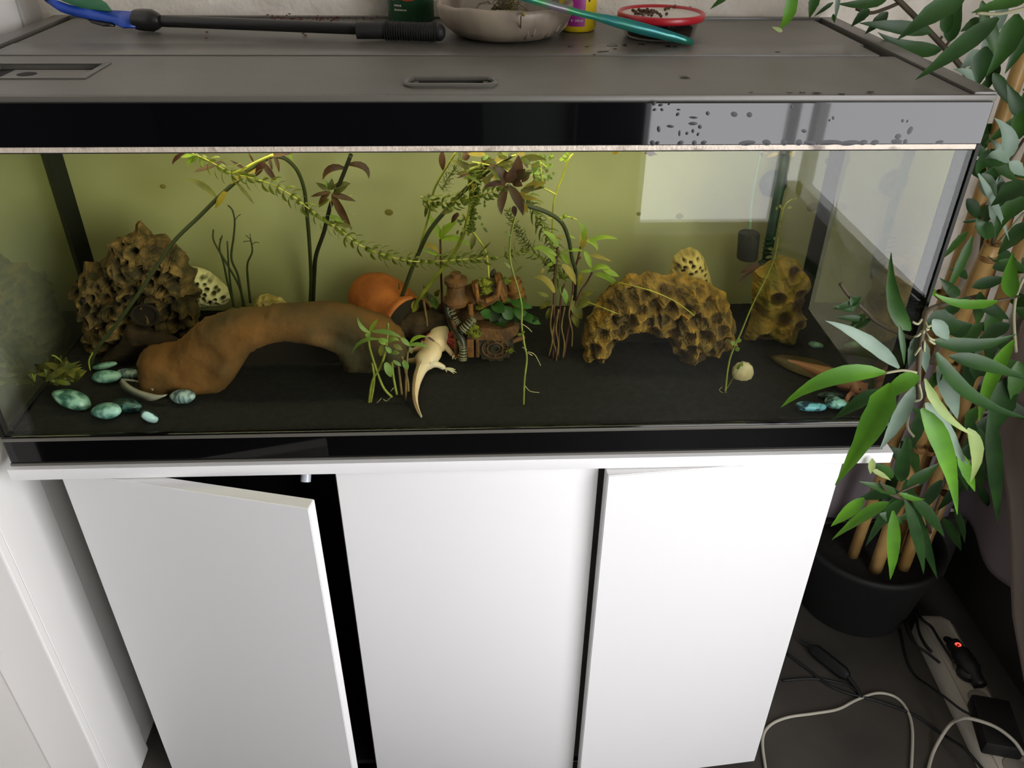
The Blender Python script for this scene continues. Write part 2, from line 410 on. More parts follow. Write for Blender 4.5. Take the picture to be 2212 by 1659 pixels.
dl = door(.056, .4225, radians(13.9), .0270).build('door', 'white_laminate', t)
dr = door(1.153, .8055, radians(5.3), .0250).build('door.001', 'white_laminate', t)
MB().box((.056, .03, FZ), (1.152, .4, FZ+.018)).build('plinth', 'white_laminate', t)
tube = MB().tube([at(660, 1040, .02)+Vector((.004, .03, .035)), at(660, 1040, .02)+Vector((.001, .006, .010)), at(660, 1040, .02)], .0075, 14)
mat('clear_plastic', 'b8bcc4', .2, spec=.7)
tag(tube.build('drain_tube', 'clear_plastic'), 'clear plastic tube end poking down behind the open left door', 'tube')
for (x, z) in ((.86, -.095), (.905, -.118)): pass

# ================================================================== aquarium
HT, DL, ZB, ZF = .484, .472, .0474, .4316
t = AQ = thing('aquarium', 'long glass aquarium with glossy black base frame and dark hooded lid', 'aquarium', (.6, .2, 0))
b = MB().box((-.001, -.003, 0), (1.200, .004, ZB), bev=.002).box((-.001, .004, 0), (.006, .43, ZB)).box((1.193, .004, 0), (1.200, .43, ZB)).box((.006, .424, 0), (1.193, .43, ZB)).box((.006, .004, 0), (1.193, .424, .004))
b.build('base_frame', 'base_black', t, smooth=False)
MB().box((-.001, -.0045, .040), (1.200, -.0028, .0452), bev=.0006).build('base_bead', 'rail_plastic', t)
MB().box((-.0015, -.0048, -.0005), (1.2005, .0, .0035), bev=.0008).build('base_lip', 'rail_plastic', t)
f = MB().box((0, -.0035, ZF), (1.2, .004, .4775), bev=.0008).build('front_frame', 'gloss_black', t, smooth=False)
MB().box((1.193, .004, ZF), (1.2005, .43, .4775)).build('side_frame', 'gloss_black', t, smooth=False)
MB().box((-.0005, .004, ZF), (.007, .43, .4775)).build('side_frame', 'gloss_black', t, smooth=False)
MB().box((.007, .42, ZF), (1.193, .43, .4775)).box((.007, .004, .470), (1.193, .42, .4765)).build('hood_underside', 'rail_plastic', t)
MB().box((.004, -.0026, .4255), (1.196, -.0008, .4314), bev=.0005).build('rim_strip', 'rim_beige', t)
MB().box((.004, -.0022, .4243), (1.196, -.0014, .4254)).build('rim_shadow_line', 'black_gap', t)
MB().box((.0, -.001, ZB-.006), (1.2, .004, .4262)).build('front_glass', 'front_glass', t, smooth=False)
# side panes: outer faces plain glass, inner face reflects like water against glass
def side(x, d):
    mb = MB(); xi = x
    mb.add([(xi, .004, ZB-.008), (xi, .332, ZB-.008), (xi, .332, ZF), (xi, .004, ZF)], [(0, 1, 2, 3)] if d > 0 else [(3, 2, 1, 0)])
    return mb
o = side(1.1945, -1).build('side_glass', 'side_glass', t, smooth=False)
o2 = side(.0055, 1).build('side_glass', 'side_glass', t, smooth=False)
back = MB().box((.0055, .332, .03), (1.1945, .337, ZF)).build('rear_panel', 'rear_film', t, smooth=False)
for x, sx in ((.0055, 1), (1.1945, -1)):
    MB().prism([(x, .331, .045), (x+sx*.016, .331, .045), (x, .313, .045)], (0, 0, .385)).build('silicone_seam', 'silicone', t, smooth=False)
MB().box((1.196, -.0035, ZB), (1.2005, .012, ZF)).build('edge_strip', 'silicone', t)
MB().box((1.178, .0046, ZB), (1.194, .0060, ZF)).build('edge_seal', 'silicone_side', t)
MB().box((-.0005, -.0035, ZB), (.004, .012, ZF)).build('edge_strip', 'silicone', t)
for px, py, r in ((352, 403, 7), (840, 459, 10), (1468, 467, 9), (1790, 348, 9), (1755, 448, 14), (1380, 462, 6)):
    p = at(px, py, .3315); q = r/1420
    MB().blob((p.x, .3322, p.z), (q, .0012, q*.8), 2).build('algae_spot', 'algae_spot', t)
# lid
lid = MB().box((-.003, .0, .477), (1.204, .006, .4842), bev=.002)
lid.build('lid_front_edge', 'rail_plastic', t)
# front flap with feeding hatch and hand slot
fl = MB(); zt, zb = .4838, .4786
hx0, hx1, hy0, hy1 = .070, .190, .082, .150
sx0, sx1, sy0, sy1 = .562, .650, .040, .074
fl.box((.03, .0065, zb), (sx0, sy0, zt)).box((sx0, .0065, zb), (sx1, .030, zt)) if False else None
def plate(mb, x0, x1, y0, y1, holes, z0, z1):
    xs = sorted({x0, x1, *[h[0] for h in holes], *[h[1] for h in holes]}); ys = sorted({y0, y1, *[h[2] for h in holes], *[h[3] for h in holes]})
    for i in range(len(xs)-1):
        for j in range(len(ys)-1):
            cx, cy = (xs[i]+xs[i+1])/2, (ys[j]+ys[j+1])/2
            if any(h[0] < cx < h[1] and h[2] < cy < h[3] for h in holes): continue
            mb.box((xs[i], ys[j], z0), (xs[i+1], ys[j+1], z1))
plate(fl, .024, 1.176, .0065, .198, [(hx0, hx1, hy0, hy1), (sx0, sx1, sy0, sy1)], zb, zt)
o = fl.build('front_flap', 'lid_plastic', t, smooth=False)
MB().box((.024, .0065, .470), (1.176, .472, .4785)).build('lid_tray', 'black_gap', t)
h = MB()
for a in ((hx0-.008, hy0-.006, hx0, hy1+.006), (hx1, hy0-.006, hx1+.008, hy1+.006), (hx0, hy1, hx1, hy1+.006), (hx0, hy0-.006, hx1, hy0)): h.box((a[0], a[1], zt-.001), (a[2], a[3], zt+.0015), bev=.0006)
h.build('hatch_frame', 'rail_plastic', t)
MB().box((hx0+.022, hy0, .4786), (hx1, hy1-.012, .4805)).build('hatch_flap', 'lid_plastic', t)
MB().lathe([(0, .0005), (.009, .0005), (.011, 0)], (hx0+.045, (hy0+hy1)/2, .4806), n=20).build('hatch_knob', 'black_gap', t)
hs = MB(); pts = []
for k in range(32):
    a = 2*pi*k/32; ca, sa = cos(a), sin(a)
    pts.append(Vector(((sx0+sx1)/2 + (.040 if ca > 0 else -.040) + ca*.010, (sy0+sy1)/2-.002 + sa*.017, zt+.0012)))
pts.append(pts[0]); hs.tube(pts, .0032, 8, caps=False)
hs.build('hand_slot_rim', 'rail_plastic', t)
for (a, b2) in ((sx0, sx0+.008), (sx1-.008, sx1)): MB().box((a, sy0, .479), (b2, sy1, zt-.0002), bev=.002).build('slot_corner', 'lid_plastic', t)
MB().box((.030, .2015, .4786), (1.158, .272, .4848), bev=.0008).build('centre_strip', 'rail_plastic', t)
MB().box((.030, .2722, .4786), (1.166, .470, .4838)).build('rear_flap', 'lid_plastic', t)
for x0, x1 in ((-.004, .021), (1.179, 1.205)):
    MB().box((x0, .004, .4765), (x1, .478, .4868), bev=.002).build('lid_side_rail', 'rail_plastic', t)
MB().box((.021, .470, .4765), (1.179, .480, .4868), bev=.001).build('lid_rear_rail', 'rail_plastic', t)
MB().box((.05, .135, .413), (1.15, .165, .428)).build('lamp_bar', 'white_paint', t)
MB().box((.06, .1301, .4295), (1.14, .1699, .431)).build('lamp_tube', 'lamp_tube', t)
tag(MB().box((.0062, .0045, .03), (1.1938, .3315, .428)).build('water', 'tank_water', smooth=False), 'murky olive green water filling the aquarium', 'water', kind='stuff')
# sand
sb = MB(); nx, ny = 220, 60
for j in range(ny+1):
    for i in range(nx+1):
        x = .0062 + 1.1876*i/nx; y = .0043 + .3272*j/ny
        z = sz(y) + .0022*noise.noise(Vector((x*14, y*14, 0))) + .0009*noise.noise(Vector((x*90, y*90, 3))) + random.uniform(-.0003, .0003)
        sb.v.append(Vector((x, y, z)))
n1 = nx+1; sb.f = [(j*n1+i, j*n1+i+1, (j+1)*n1+i+1, (j+1)*n1+i) for j in range(ny) for i in range(nx)]; sb.mi = [0]*len(sb.f)
b0 = len(sb.v); sb.v += [Vector(v) for v in ((.0062, .0043, .006), (1.1938, .0043, .006), (1.1938, .3315, .006), (.0062, .3315, .006))]
sb.f += [(b0, b0+3, b0+2, b0+1), (b0, b0+1) + tuple(range(nx, -1, -1))]; sb.mi += [0, 0]
tag(sb.build('sand', 'sand_black', smooth='all'), 'fine black sand covering the aquarium floor', 'sand', kind='stuff')
# ================================================================== stones and hides in the tank
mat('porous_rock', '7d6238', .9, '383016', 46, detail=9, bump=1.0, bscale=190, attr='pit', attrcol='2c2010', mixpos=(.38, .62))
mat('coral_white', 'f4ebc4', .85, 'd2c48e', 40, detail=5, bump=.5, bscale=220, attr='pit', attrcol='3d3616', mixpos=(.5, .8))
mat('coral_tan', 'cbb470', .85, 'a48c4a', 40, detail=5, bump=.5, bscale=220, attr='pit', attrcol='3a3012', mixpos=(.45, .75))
mat('pale_stone', 'd8c48a', .9, 'a08850', 60, detail=6, bump=.8, bscale=200)
mat('clay_arch', '744c1c', .8, '383013', 7, detail=5, bump=.35, bscale=120, mixpos=(.38, .6))
mat('terracotta', 'b5652c', .8, '9a5224', 25, detail=5, bump=.3, bscale=160)
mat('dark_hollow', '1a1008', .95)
mat('driftwood', '2b1c10', .9, '3d2a18', 30, bump=.5, bscale=90, stretch=(1, 1, 3))
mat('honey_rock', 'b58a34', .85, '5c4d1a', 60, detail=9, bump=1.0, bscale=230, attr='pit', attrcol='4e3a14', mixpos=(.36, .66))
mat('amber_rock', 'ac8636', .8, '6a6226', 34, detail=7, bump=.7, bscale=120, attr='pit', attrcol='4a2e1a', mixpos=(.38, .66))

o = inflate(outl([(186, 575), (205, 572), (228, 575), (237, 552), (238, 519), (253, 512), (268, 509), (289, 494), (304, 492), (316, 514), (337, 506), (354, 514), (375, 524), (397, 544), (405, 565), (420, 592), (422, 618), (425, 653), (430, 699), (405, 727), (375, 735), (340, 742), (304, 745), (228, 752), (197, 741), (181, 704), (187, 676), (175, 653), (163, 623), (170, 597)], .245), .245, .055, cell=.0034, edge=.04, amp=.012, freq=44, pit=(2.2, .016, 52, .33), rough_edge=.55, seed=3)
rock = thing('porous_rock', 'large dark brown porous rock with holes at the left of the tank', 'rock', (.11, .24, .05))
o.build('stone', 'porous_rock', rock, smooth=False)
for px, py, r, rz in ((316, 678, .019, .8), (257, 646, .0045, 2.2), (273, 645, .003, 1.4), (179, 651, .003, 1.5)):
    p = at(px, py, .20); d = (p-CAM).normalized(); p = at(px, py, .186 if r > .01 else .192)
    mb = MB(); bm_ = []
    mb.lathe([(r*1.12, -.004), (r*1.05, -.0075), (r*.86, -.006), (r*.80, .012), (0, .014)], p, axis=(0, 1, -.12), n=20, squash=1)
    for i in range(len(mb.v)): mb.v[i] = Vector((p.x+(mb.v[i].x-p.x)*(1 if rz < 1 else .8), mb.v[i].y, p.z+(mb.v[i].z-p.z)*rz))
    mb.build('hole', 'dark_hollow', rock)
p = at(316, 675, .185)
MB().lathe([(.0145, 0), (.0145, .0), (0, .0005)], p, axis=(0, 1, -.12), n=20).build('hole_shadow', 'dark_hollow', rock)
o = inflate(outl([(273, 701), (316, 704), (354, 719), (395, 734), (392, 748), (375, 753), (329, 758), (300, 770), (262, 800), (225, 806), (208, 790), (232, 760), (262, 735)], .185), .185, .02, cell=.005, amp=.003, freq=60)
tag(o.build('driftwood', 'driftwood', smooth='all', loc=(.12, .185, .05)), 'dark brown driftwood piece leaning below the porous rock', 'driftwood')
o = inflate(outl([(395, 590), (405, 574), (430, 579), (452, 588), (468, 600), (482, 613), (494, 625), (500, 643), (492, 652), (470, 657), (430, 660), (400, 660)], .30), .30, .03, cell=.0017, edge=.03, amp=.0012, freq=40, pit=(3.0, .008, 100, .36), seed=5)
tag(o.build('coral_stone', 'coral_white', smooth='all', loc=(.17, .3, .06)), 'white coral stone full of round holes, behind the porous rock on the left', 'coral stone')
o = inflate(outl([(542, 664), (550, 650), (560, 640), (575, 634), (590, 638), (605, 643), (618, 652), (628, 662), (600, 668)], .29), .29, .015, cell=.003, amp=.005, freq=70, rough_edge=.5)
tag(o.build('pale_stone', 'pale_stone', smooth=False, loc=(.29, .29, .06)), 'small pale craggy stone against the back pane behind the clay arch', 'stone')

arch = inflate(outl([(302, 792), (303, 765), (318, 752), (345, 745), (375, 742), (398, 728), (412, 712), (440, 689), (500, 670), (580, 662), (640, 657), (700, 655), (750, 661), (790, 674), (840, 688), (868, 712), (880, 745), (875, 770), (850, 782), (800, 790), (745, 786), (738, 765), (724, 748), (700, 735), (660, 727), (620, 724), (590, 729), (563, 740), (543, 758), (528, 780), (500, 829), (486, 834), (400, 838), (330, 838), (308, 828)], .135), .135, .045, cell=.0055, edge=.026, amp=.0035, freq=18, seed=9)
at_ = thing('clay_arch_cave', 'broad smooth brown clay arch cave in the front left of the tank', 'cave', (.33, .135, .045))
arch.build('arch', 'clay_arch', at_, smooth='all')
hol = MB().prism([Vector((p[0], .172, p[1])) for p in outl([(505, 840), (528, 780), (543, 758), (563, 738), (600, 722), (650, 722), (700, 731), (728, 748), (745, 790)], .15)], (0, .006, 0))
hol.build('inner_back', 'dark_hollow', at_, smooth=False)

# terracotta pot lying on its side
c = at(835, 668, .262); c = Vector((c.x, .262, sz(.262)+.042)); ax = Vector((.62, -.76, -.06)).normalized()
pt = thing('terracotta_pot', 'orange terracotta pot lying on its side behind the clay arch', 'pot', (c.x, c.y, sz(.285)))
MB().lathe([(0, -.070), (.020, -.069), (.034, -.058), (.044, -.035), (.047, -.005), (.044, .022), (.038, .040), (.042, .050), (.044, .060), (.041, .062), (.036, .052)], c, ax, n=32).build('body', 'terracotta', pt, smooth='all')
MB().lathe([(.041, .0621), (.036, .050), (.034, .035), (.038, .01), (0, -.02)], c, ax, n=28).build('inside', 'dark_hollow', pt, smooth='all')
o = inflate(outl([(850, 690), (880, 672), (930, 668), (962, 680), (968, 712), (950, 730), (905, 735), (868, 725)], .215), .215, .02, cell=.005, amp=.004, freq=60)
tag(o.build('bark_piece', 'driftwood', smooth='all', loc=(.55, .215, .05)), 'dark bark piece between the terracotta pot and the mossy engine ornament', 'driftwood')
o = inflate(outl([(940, 722), (938, 690), (948, 655), (966, 652), (968, 700), (962, 735)], .24), .24, .008, cell=.004, amp=.002, freq=60)
tag(o.build('wood_post', 'driftwood', smooth='all', loc=(.6, .24, .05)), 'brown upright wood post at the left of the mossy ornament', 'driftwood')

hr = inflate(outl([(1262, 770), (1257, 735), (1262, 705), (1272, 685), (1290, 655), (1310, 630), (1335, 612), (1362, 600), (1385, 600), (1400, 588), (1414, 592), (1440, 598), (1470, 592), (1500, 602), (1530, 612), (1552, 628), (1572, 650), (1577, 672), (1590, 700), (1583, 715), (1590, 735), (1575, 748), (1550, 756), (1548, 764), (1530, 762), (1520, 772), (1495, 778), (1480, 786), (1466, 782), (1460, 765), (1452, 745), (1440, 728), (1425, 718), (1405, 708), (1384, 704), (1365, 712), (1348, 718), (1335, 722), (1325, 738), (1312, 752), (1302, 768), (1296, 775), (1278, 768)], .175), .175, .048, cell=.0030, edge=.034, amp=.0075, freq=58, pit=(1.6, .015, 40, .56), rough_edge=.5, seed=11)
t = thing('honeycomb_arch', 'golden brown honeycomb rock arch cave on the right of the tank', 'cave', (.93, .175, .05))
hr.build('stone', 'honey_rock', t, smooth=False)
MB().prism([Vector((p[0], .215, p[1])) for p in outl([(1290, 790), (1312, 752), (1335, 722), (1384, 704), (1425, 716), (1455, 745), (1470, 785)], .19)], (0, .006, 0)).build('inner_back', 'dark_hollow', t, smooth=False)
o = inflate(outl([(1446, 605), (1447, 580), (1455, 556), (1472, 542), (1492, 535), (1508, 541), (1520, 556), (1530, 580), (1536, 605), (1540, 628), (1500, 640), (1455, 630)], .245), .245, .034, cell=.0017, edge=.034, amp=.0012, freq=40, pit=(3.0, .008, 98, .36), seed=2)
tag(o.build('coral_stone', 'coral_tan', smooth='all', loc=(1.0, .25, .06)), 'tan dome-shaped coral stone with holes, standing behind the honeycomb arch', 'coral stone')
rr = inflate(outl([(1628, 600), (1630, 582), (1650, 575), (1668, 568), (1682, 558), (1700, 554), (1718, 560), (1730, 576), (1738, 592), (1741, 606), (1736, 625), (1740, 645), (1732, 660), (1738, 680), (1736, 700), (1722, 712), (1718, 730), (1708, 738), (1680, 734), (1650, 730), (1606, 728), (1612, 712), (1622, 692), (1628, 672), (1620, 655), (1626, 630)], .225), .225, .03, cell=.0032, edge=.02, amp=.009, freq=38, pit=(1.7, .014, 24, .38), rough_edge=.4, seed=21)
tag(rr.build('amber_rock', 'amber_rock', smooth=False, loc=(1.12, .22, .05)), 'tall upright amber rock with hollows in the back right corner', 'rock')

# shell
mat('shell_white', 'e0d3ae', .5, 'c9a768', 30, mixpos=(.5, .75))
c = sand(1605, 800, .010)
mb = MB(); nv = 12
for i in range(9):
    for j in range(24):
        a = 2*pi*j/24; r = .0165*(1-(i/8)**2.0)**.5 if i < 8 else 0
        k = 1+.04*sin(a*13); mb.v.append(c+Vector((cos(a)*r*k, sin(a)*r*k*.55-.001*i, sin(a)*r*.8*k + .011*(i/8)-.004)))
mb.f = [(i*24+j, i*24+(j+1) % 24, (i+1)*24+(j+1) % 24, (i+1)*24+j) for i in range(8) for j in range(24)]; mb.mi = [0]*len(mb.f)
mb.add([v*1 for v in mb.v[:24]], [tuple(range(23, -1, -1))])
tag(mb.build('seashell', 'shell_white', smooth='all', loc=c), 'single cream seashell lying on the sand below the honeycomb arch', 'shell')

# pebbles
mat('pebble_teal', '2f5a4c', .3, '93c0ae', 70, detail=3, mixpos=(.42, .62), spec=.6)
mat('pebble_pale', '4f8780', .3, 'a9d6cc', 75, detail=3, mixpos=(.4, .6))
mat('pebble_dark', '142b28', .3, '5c8a82', 70, detail=3, mixpos=(.5, .72))
mat('pebble_striped', '1d3138', .35, 'b8dbe0', 60, detail=2, stretch=(1, 1, .3), mixpos=(.46, .54))
mat('pebble_grey', '46606a', .4, 'a9c2c4', 90, detail=3, stretch=(2, 1, .4), mixpos=(.4, .6))
mat('pebble_blue', '123c50', .3, '7fd0e2', 70, detail=3, mixpos=(.44, .54))
mat('pebble_aqua', '163a3c', .3, '9fdcd4', 80, detail=3, mixpos=(.4, .52))
PB = [(157, 868, 41, 24, -22, 'pebble_teal', 'large flat teal green pebble, leftmost in the front left corner'),
 (231, 887, 34, 21, 6, 'pebble_pale', 'pale green pebble with a white front edge beside the large teal one'),
 (272, 874, 33, 19, -8, 'pebble_dark', 'dark teal pebble tucked behind the pale green one'),
 (322, 897, 21, 14, -38, 'pebble_striped', 'small white and dark striped pebble at the right end of the left group'),
 (395, 855, 28, 19, 0, 'pebble_grey', 'grey blue streaked pebble in front of the clay arch foot'),
 (230, 812, 32, 17, 0, 'pebble_pale', 'round pale blue pebble in the upper left group below the driftwood'),
 (226, 790, 27, 9, 12, 'pebble_pale', 'crescent shaped pale blue pebble on top of the upper left group'),
 (278, 803, 25, 14, -8, 'pebble_grey', 'blue grey pebble touching the left foot of the clay arch'),
 (1752, 873, 35, 14, -6, 'pebble_blue', 'bright blue marbled pebble under the bamboo leaf at front right'),
 (1806, 867, 25, 17, -10, 'pebble_aqua', 'aqua pebble with dark patches under the foot of the pinkish axolotl'),
 (1795, 846, 30, 10, 0, 'pebble_dark', 'dark blue pebble under the body of the pinkish axolotl'),
 (1840, 796, 24, 9, 0, 'pebble_aqua', 'grey green spotted pebble behind the pinkish axolotl'),
 (1806, 794, 13, 7, -10, 'pebble_grey', 'tiny grey pebble behind the back of the pinkish axolotl'),
 (1800, 738, 18, 9, -12, 'pebble_teal', 'small green pebble beside the foot of the amber rock')]
for i, (px, py, w, h, rot, m, lab) in enumerate(PB):
    c = sand(px, py, .010); k = (c-CAM).dot(FW)/FPX
    c.x = min(c.x, 1.165)
    R = Matrix.Rotation(radians(-rot)*-1, 3, 'Y')
    mb = MB().blob(c, (w*k, h*k*.95, h*k*.78), 3, amp=.16, freq=1.1, seed=i*3.3, rot=Matrix.Rotation(radians(-rot), 3, 'Y'))
    zmin = min(v.z for v in mb.v); dz = sz(c.y)-.0015-zmin
    if dz > -.02 and i != 6: mb.v = [v+Vector((0, 0, dz)) for v in mb.v]
    tag(mb.build('pebble', m, smooth='all', loc=c), lab, 'pebble', 'blue and green pebbles on the sand')
mat('bowl_shard', '8f8b80', .5, 'a5a196', 40)
base = [sand(x, y, h) for x, y, h in ((258, 824, .016), (262, 838, .012), (280, 850, .008), (308, 862, .006), (330, 866, .007), (357, 856, .014))]
top = [sand(x, y, h) for x, y, h in ((262, 822, .020), (275, 834, .018), (295, 845, .016), (318, 852, .016), (338, 856, .016), (358, 855, .0165))]
mb = MB(); n = len(base); th = Vector((.0015, .004, 0))
ss = spline(base, 3); st = spline(top, 3); n = len(ss)
mb.v = ss + st + [v+th for v in ss] + [v+th for v in st]
for i in range(n-1): mb.f += [(i, i+1, n+i+1, n+i), (2*n+i+1, 2*n+i, 3*n+i, 3*n+i+1), (n+i, n+i+1, 3*n+i+1, 3*n+i), (i+1, i, 2*n+i, 2*n+i+1)]
mb.f += [(0, n, 3*n, 2*n), (n-1, 3*n-1, 4*n-1, 2*n-1)]; mb.mi = [0]*len(mb.f)
t = thing('broken_shell_bowl', 'curved grey broken shell half filled with plant bits beside the clay arch', 'shell', base[2])
mb.build('shell_wall', 'bowl_shard', t, smooth='all')
bk_ = [sand(x, y, .014) for x, y in ((262, 820), (285, 822), (310, 828), (330, 842))]
mb = MB().tube(spline(bk_, 3), .0016, 6); mb.build('far_rim', 'bowl_shard', t)
mb = MB()
for i in range(14):
    p = sand(random.uniform(280, 318), random.uniform(826, 842), .010); q = p+Vector((random.uniform(-.012, .012), random.uniform(-.004, .004), random.uniform(-.002, .010))); mb.tube([p, q], .0005, 4)
tag(mb.build('plant_bits', 'driftwood', t), kind='stuff')

# ================================================================== engine ornament
mat('resin_brown', '6b4520', .7, '4a3018', 50, bump=.5, bscale=200)
mat('resin_orange', '8e5a24', .7, '6b4219', 60, bump=.4, bscale=200)
mat('resin_dark', '2a241a', .6, '39301f', 60, bump=.3, bscale=150)
mat('moss', '8b8c22', .95, '59601a', 160, bump=1, bscale=400)
mat('hose_metal', '3c3a33', .4, metal=.3)
mat('hose_light', 'a09a80', .35, metal=.3)
mat('silk_leaf', '34621a', .5, '244a12', 30, trans=.2)
mat('silk_leaf_dark', '1c3a12', .55, '14290e', 30, trans=.15)
YD = .20
def A(px, py, y=YD): return at(px, py, y)
en = thing('engine_ornament', 'brown resin wrecked engine ornament with mossy barrel, cog wheel and silk leaves', 'ornament', (.645, .2, .05))
pa, pb = A(985, 640), A(1085, 608)
axd = (pb-pa).normalized(); Ld = (pb-pa).length
def bar(a, b, r, rx=None, name='beam', m='resin_brown', par=en, n=10, ribs=0):
    a, b = Vector(a), Vector(b); mb = MB(); k = 8
    rr = [r*(1+.08*noise.noise(a*50+Vector((i, 0, 0)))) for i in range(k+1)]
    mb.tube([a.lerp(b, i/k) for i in range(k+1)], rr, n); return mb.build(name, m, par)
mb = MB().lathe([(0, -.002), (.016, 0), (.0195, .008), (.021, .03), (.021, .05), (.019, Ld-.004), (0, Ld)], A(995, 650), axd, n=24); mb.build('barrel', 'resin_brown', en, smooth='all')
for k_ in (.030, .066):
    MB().lathe([(.0205, k_-.004), (.0235, k_-.004), (.0235, k_+.004), (.0205, k_+.004)], A(995, 650), axd, n=24, close=True).build('strap', 'resin_orange', en)
mb = MB().lathe([(.018, 0), (.020, .006), (.014, .014), (.013, .030), (.017, .034), (.017, .040), (.008, .043), (.008, .049), (0, .05)], A(985, 655, .185), (.02, 0, 1), n=20); mb.build('valve_cap', 'resin_brown', en)
mb = MB().lathe([(.018, 0), (.0185, .010), (.015, .012), (.016, .022), (.012, .024), (.012, .036), (.009, .038), (.009, .042), (0, .043)], A(1112, 655, .215), (-.03, 0, 1), n=20); mb.build('small_barrel', 'resin_orange', en)
MB().prism([A(1055, 605), A(1060, 590), A(1068, 583), A(1078, 600), A(1080, 614)], (0, .006, 0)).build('fin', 'resin_dark', en, smooth=False)
mb = MB(); mb.blob(A(1010, 680, .20), (.028, .016, .020), 3, amp=.35, freq=2.2, seed=4); mb.build('engine_block', 'resin_brown', en)
mb = MB(); mb.blob(A(1050, 718, .215), (.036, .016, .026), 3, amp=.3, freq=2.2, seed=8); mb.build('engine_block.001', 'resin_dark', en)
mb = MB().prism([A(1010, 712, .165), A(1040, 708, .165), (A(1085, 712, .165)), A(1112, 703, .165), A(1123, 706, .165), A(1118, 722, .165), A(1095, 738, .165), A(1060, 735, .165), A(1012, 735, .165)], (0, .022, 0)); mb.build('wood_beam', 'resin_brown', en, smooth=False)
for (x0, x1, m_) in ((1008, 1024, 'resin_orange'), (1027, 1036, 'resin_brown')):
    a = A(x0, 734, .163); b = A(x1, 773, .163); MB().box((a.x, .163, min(a.z, b.z)), (b.x, .176, a.z), bev=.002).build('post', m_, en)
c = A(1069, 752, .168)
mb = MB(); prof = []
for k_ in range(48):
    a = 2*pi*k_/48; r = .0275*(1.06 if (k_//2) % 2 else .94); prof.append(c+Vector((cos(a)*r, 0, sin(a)*r*.86)))
mb.prism(prof, (0, .014, 0)); mb.build('cog_wheel', 'resin_dark', en, smooth=False)
for rr_ in (.0195, .012, .006):
    mb = MB(); pts = [c+Vector((cos(2*pi*i/28)*rr_, -.001, sin(2*pi*i/28)*rr_*.86)) for i in range(29)]; mb.tube(pts, .0016, 6, caps=False); mb.build('wheel_ring', 'resin_brown' if rr_ > .01 else 'resin_dark', en)
for k_ in range(8):
    a = 2*pi*k_/8; q = c+Vector((cos(a)*.0155, -.0012, sin(a)*.0135)); MB().blob(q, (.0022, .001, .0022), 1).build('wheel_bolt', 'resin_brown', en)
hose = spline([A(968, 640, .185), A(966, 668, .18), A(976, 700, .175), A(990, 722, .160), A(1000, 742, .155), A(1000, 778, .150)], 5)
MB().tube(hose, .0052, 10).build('hose', 'hose_metal', en)
def ribs(pts, n_, R_):
    P = spline(pts, 8)
    for i in range(n_):
        f_ = i/(n_-1)*(len(P)-1.001); k_ = int(f_); q = P[k_].lerp(P[k_+1], f_-k_); d = (P[k_+1]-P[k_]).normalized(); MB().lathe([(R_*.9, -.0011), (R_*1.12, 0), (R_*.9, .0011)], q, d, n=12, close=True).build('hose_ring', 'hose_light', en)
ribs([A(995, 735, .158), A(1000, 750, .154), A(1000, 777, .150)], 11, .0056)
ribs([A(1000, 712, .158), A(1012, 700, .160), A(1022, 690, .165)], 7, .0062)
MB().tube(spline([A(996, 716, .158), A(1012, 702, .160), A(1024, 688, .166)], 3), .0055, 10).build('hose', 'hose_metal', en)
ribs([A(975, 670, .178), A(982, 690, .174), A(990, 700, .17)], 6, .0055)
bar(A(975, 690, .165), A(985, 712, .165), .003, name='strut'); bar(A(984, 712, .165), A(986, 772, .165), .003, name='strut', m='resin_orange'); bar(A(1015, 655, .175), A(1017, 682, .172), .0045, name='strut', m='resin_orange')
bar(A(1028, 612, .175), A(1032, 648, .17), .003, name='strut', m='resin_orange'); bar(A(1032, 648, .17), A(1050, 653, .168), .003, name='strut'); bar(A(1050, 650, .168), A(1074, 640, .17), .004, name='strut', m='resin_orange'); bar(A(1074, 642, .17), A(1080, 605, .175), .0035, name='strut', m='resin_orange')
bar(A(1104, 738, .18), A(1132, 728, .19), .004, name='strut')
for (px, py, r, y) in ((1050, 612, .013, .182), (1052, 628, .010, .178), (1092, 607, .009, .20), (1022, 710, .011, .160), (1028, 722, .009, .158), (1102, 757, .005, .162), (1020, 718, .008, .158), (1036, 665, .005, .175)):
    q = A(px, py, y); mb = MB()
    for i in range(90):
        d = Vector((random.gauss(0, 1), random.gauss(0, .6), random.gauss(0, .8))); d.normalize(); s_ = q+Vector((d.x*r, d.y*.4*r, d.z*r*.8))*random.random()**.4
        mb.tube([s_, s_+Vector((random.gauss(0, .002), -.001, random.gauss(.001, .002)))], .0004, 3, caps=False)
    mb.blob(q, (r*.85, r*.35, r*.65), 2, amp=.5, freq=3, seed=px); tag(mb.build('moss_tuft', 'moss', en), kind='stuff')
SL = [(1060, 680, 1037, 674, 22), (1062, 650, 1090, 675, 26), (1075, 665, 1060, 695, 30), (1090, 660, 1105, 690, 28), (1062, 712, 1092, 700, 22), (1085, 690, 1125, 700, 26), (1110, 665, 1140, 690, 24), (1080, 645, 1105, 650, 14), (1115, 690, 1165, 688, 20), (1100, 650, 1150, 665, 16), (1090, 700, 1118, 712, 22), (1050, 660, 1078, 645, 16), (1120, 675, 1168, 700, 18), (1065, 690, 1085, 712, 20), (1100, 675, 1078, 700, 24), (1115, 655, 1135, 645, 14)]
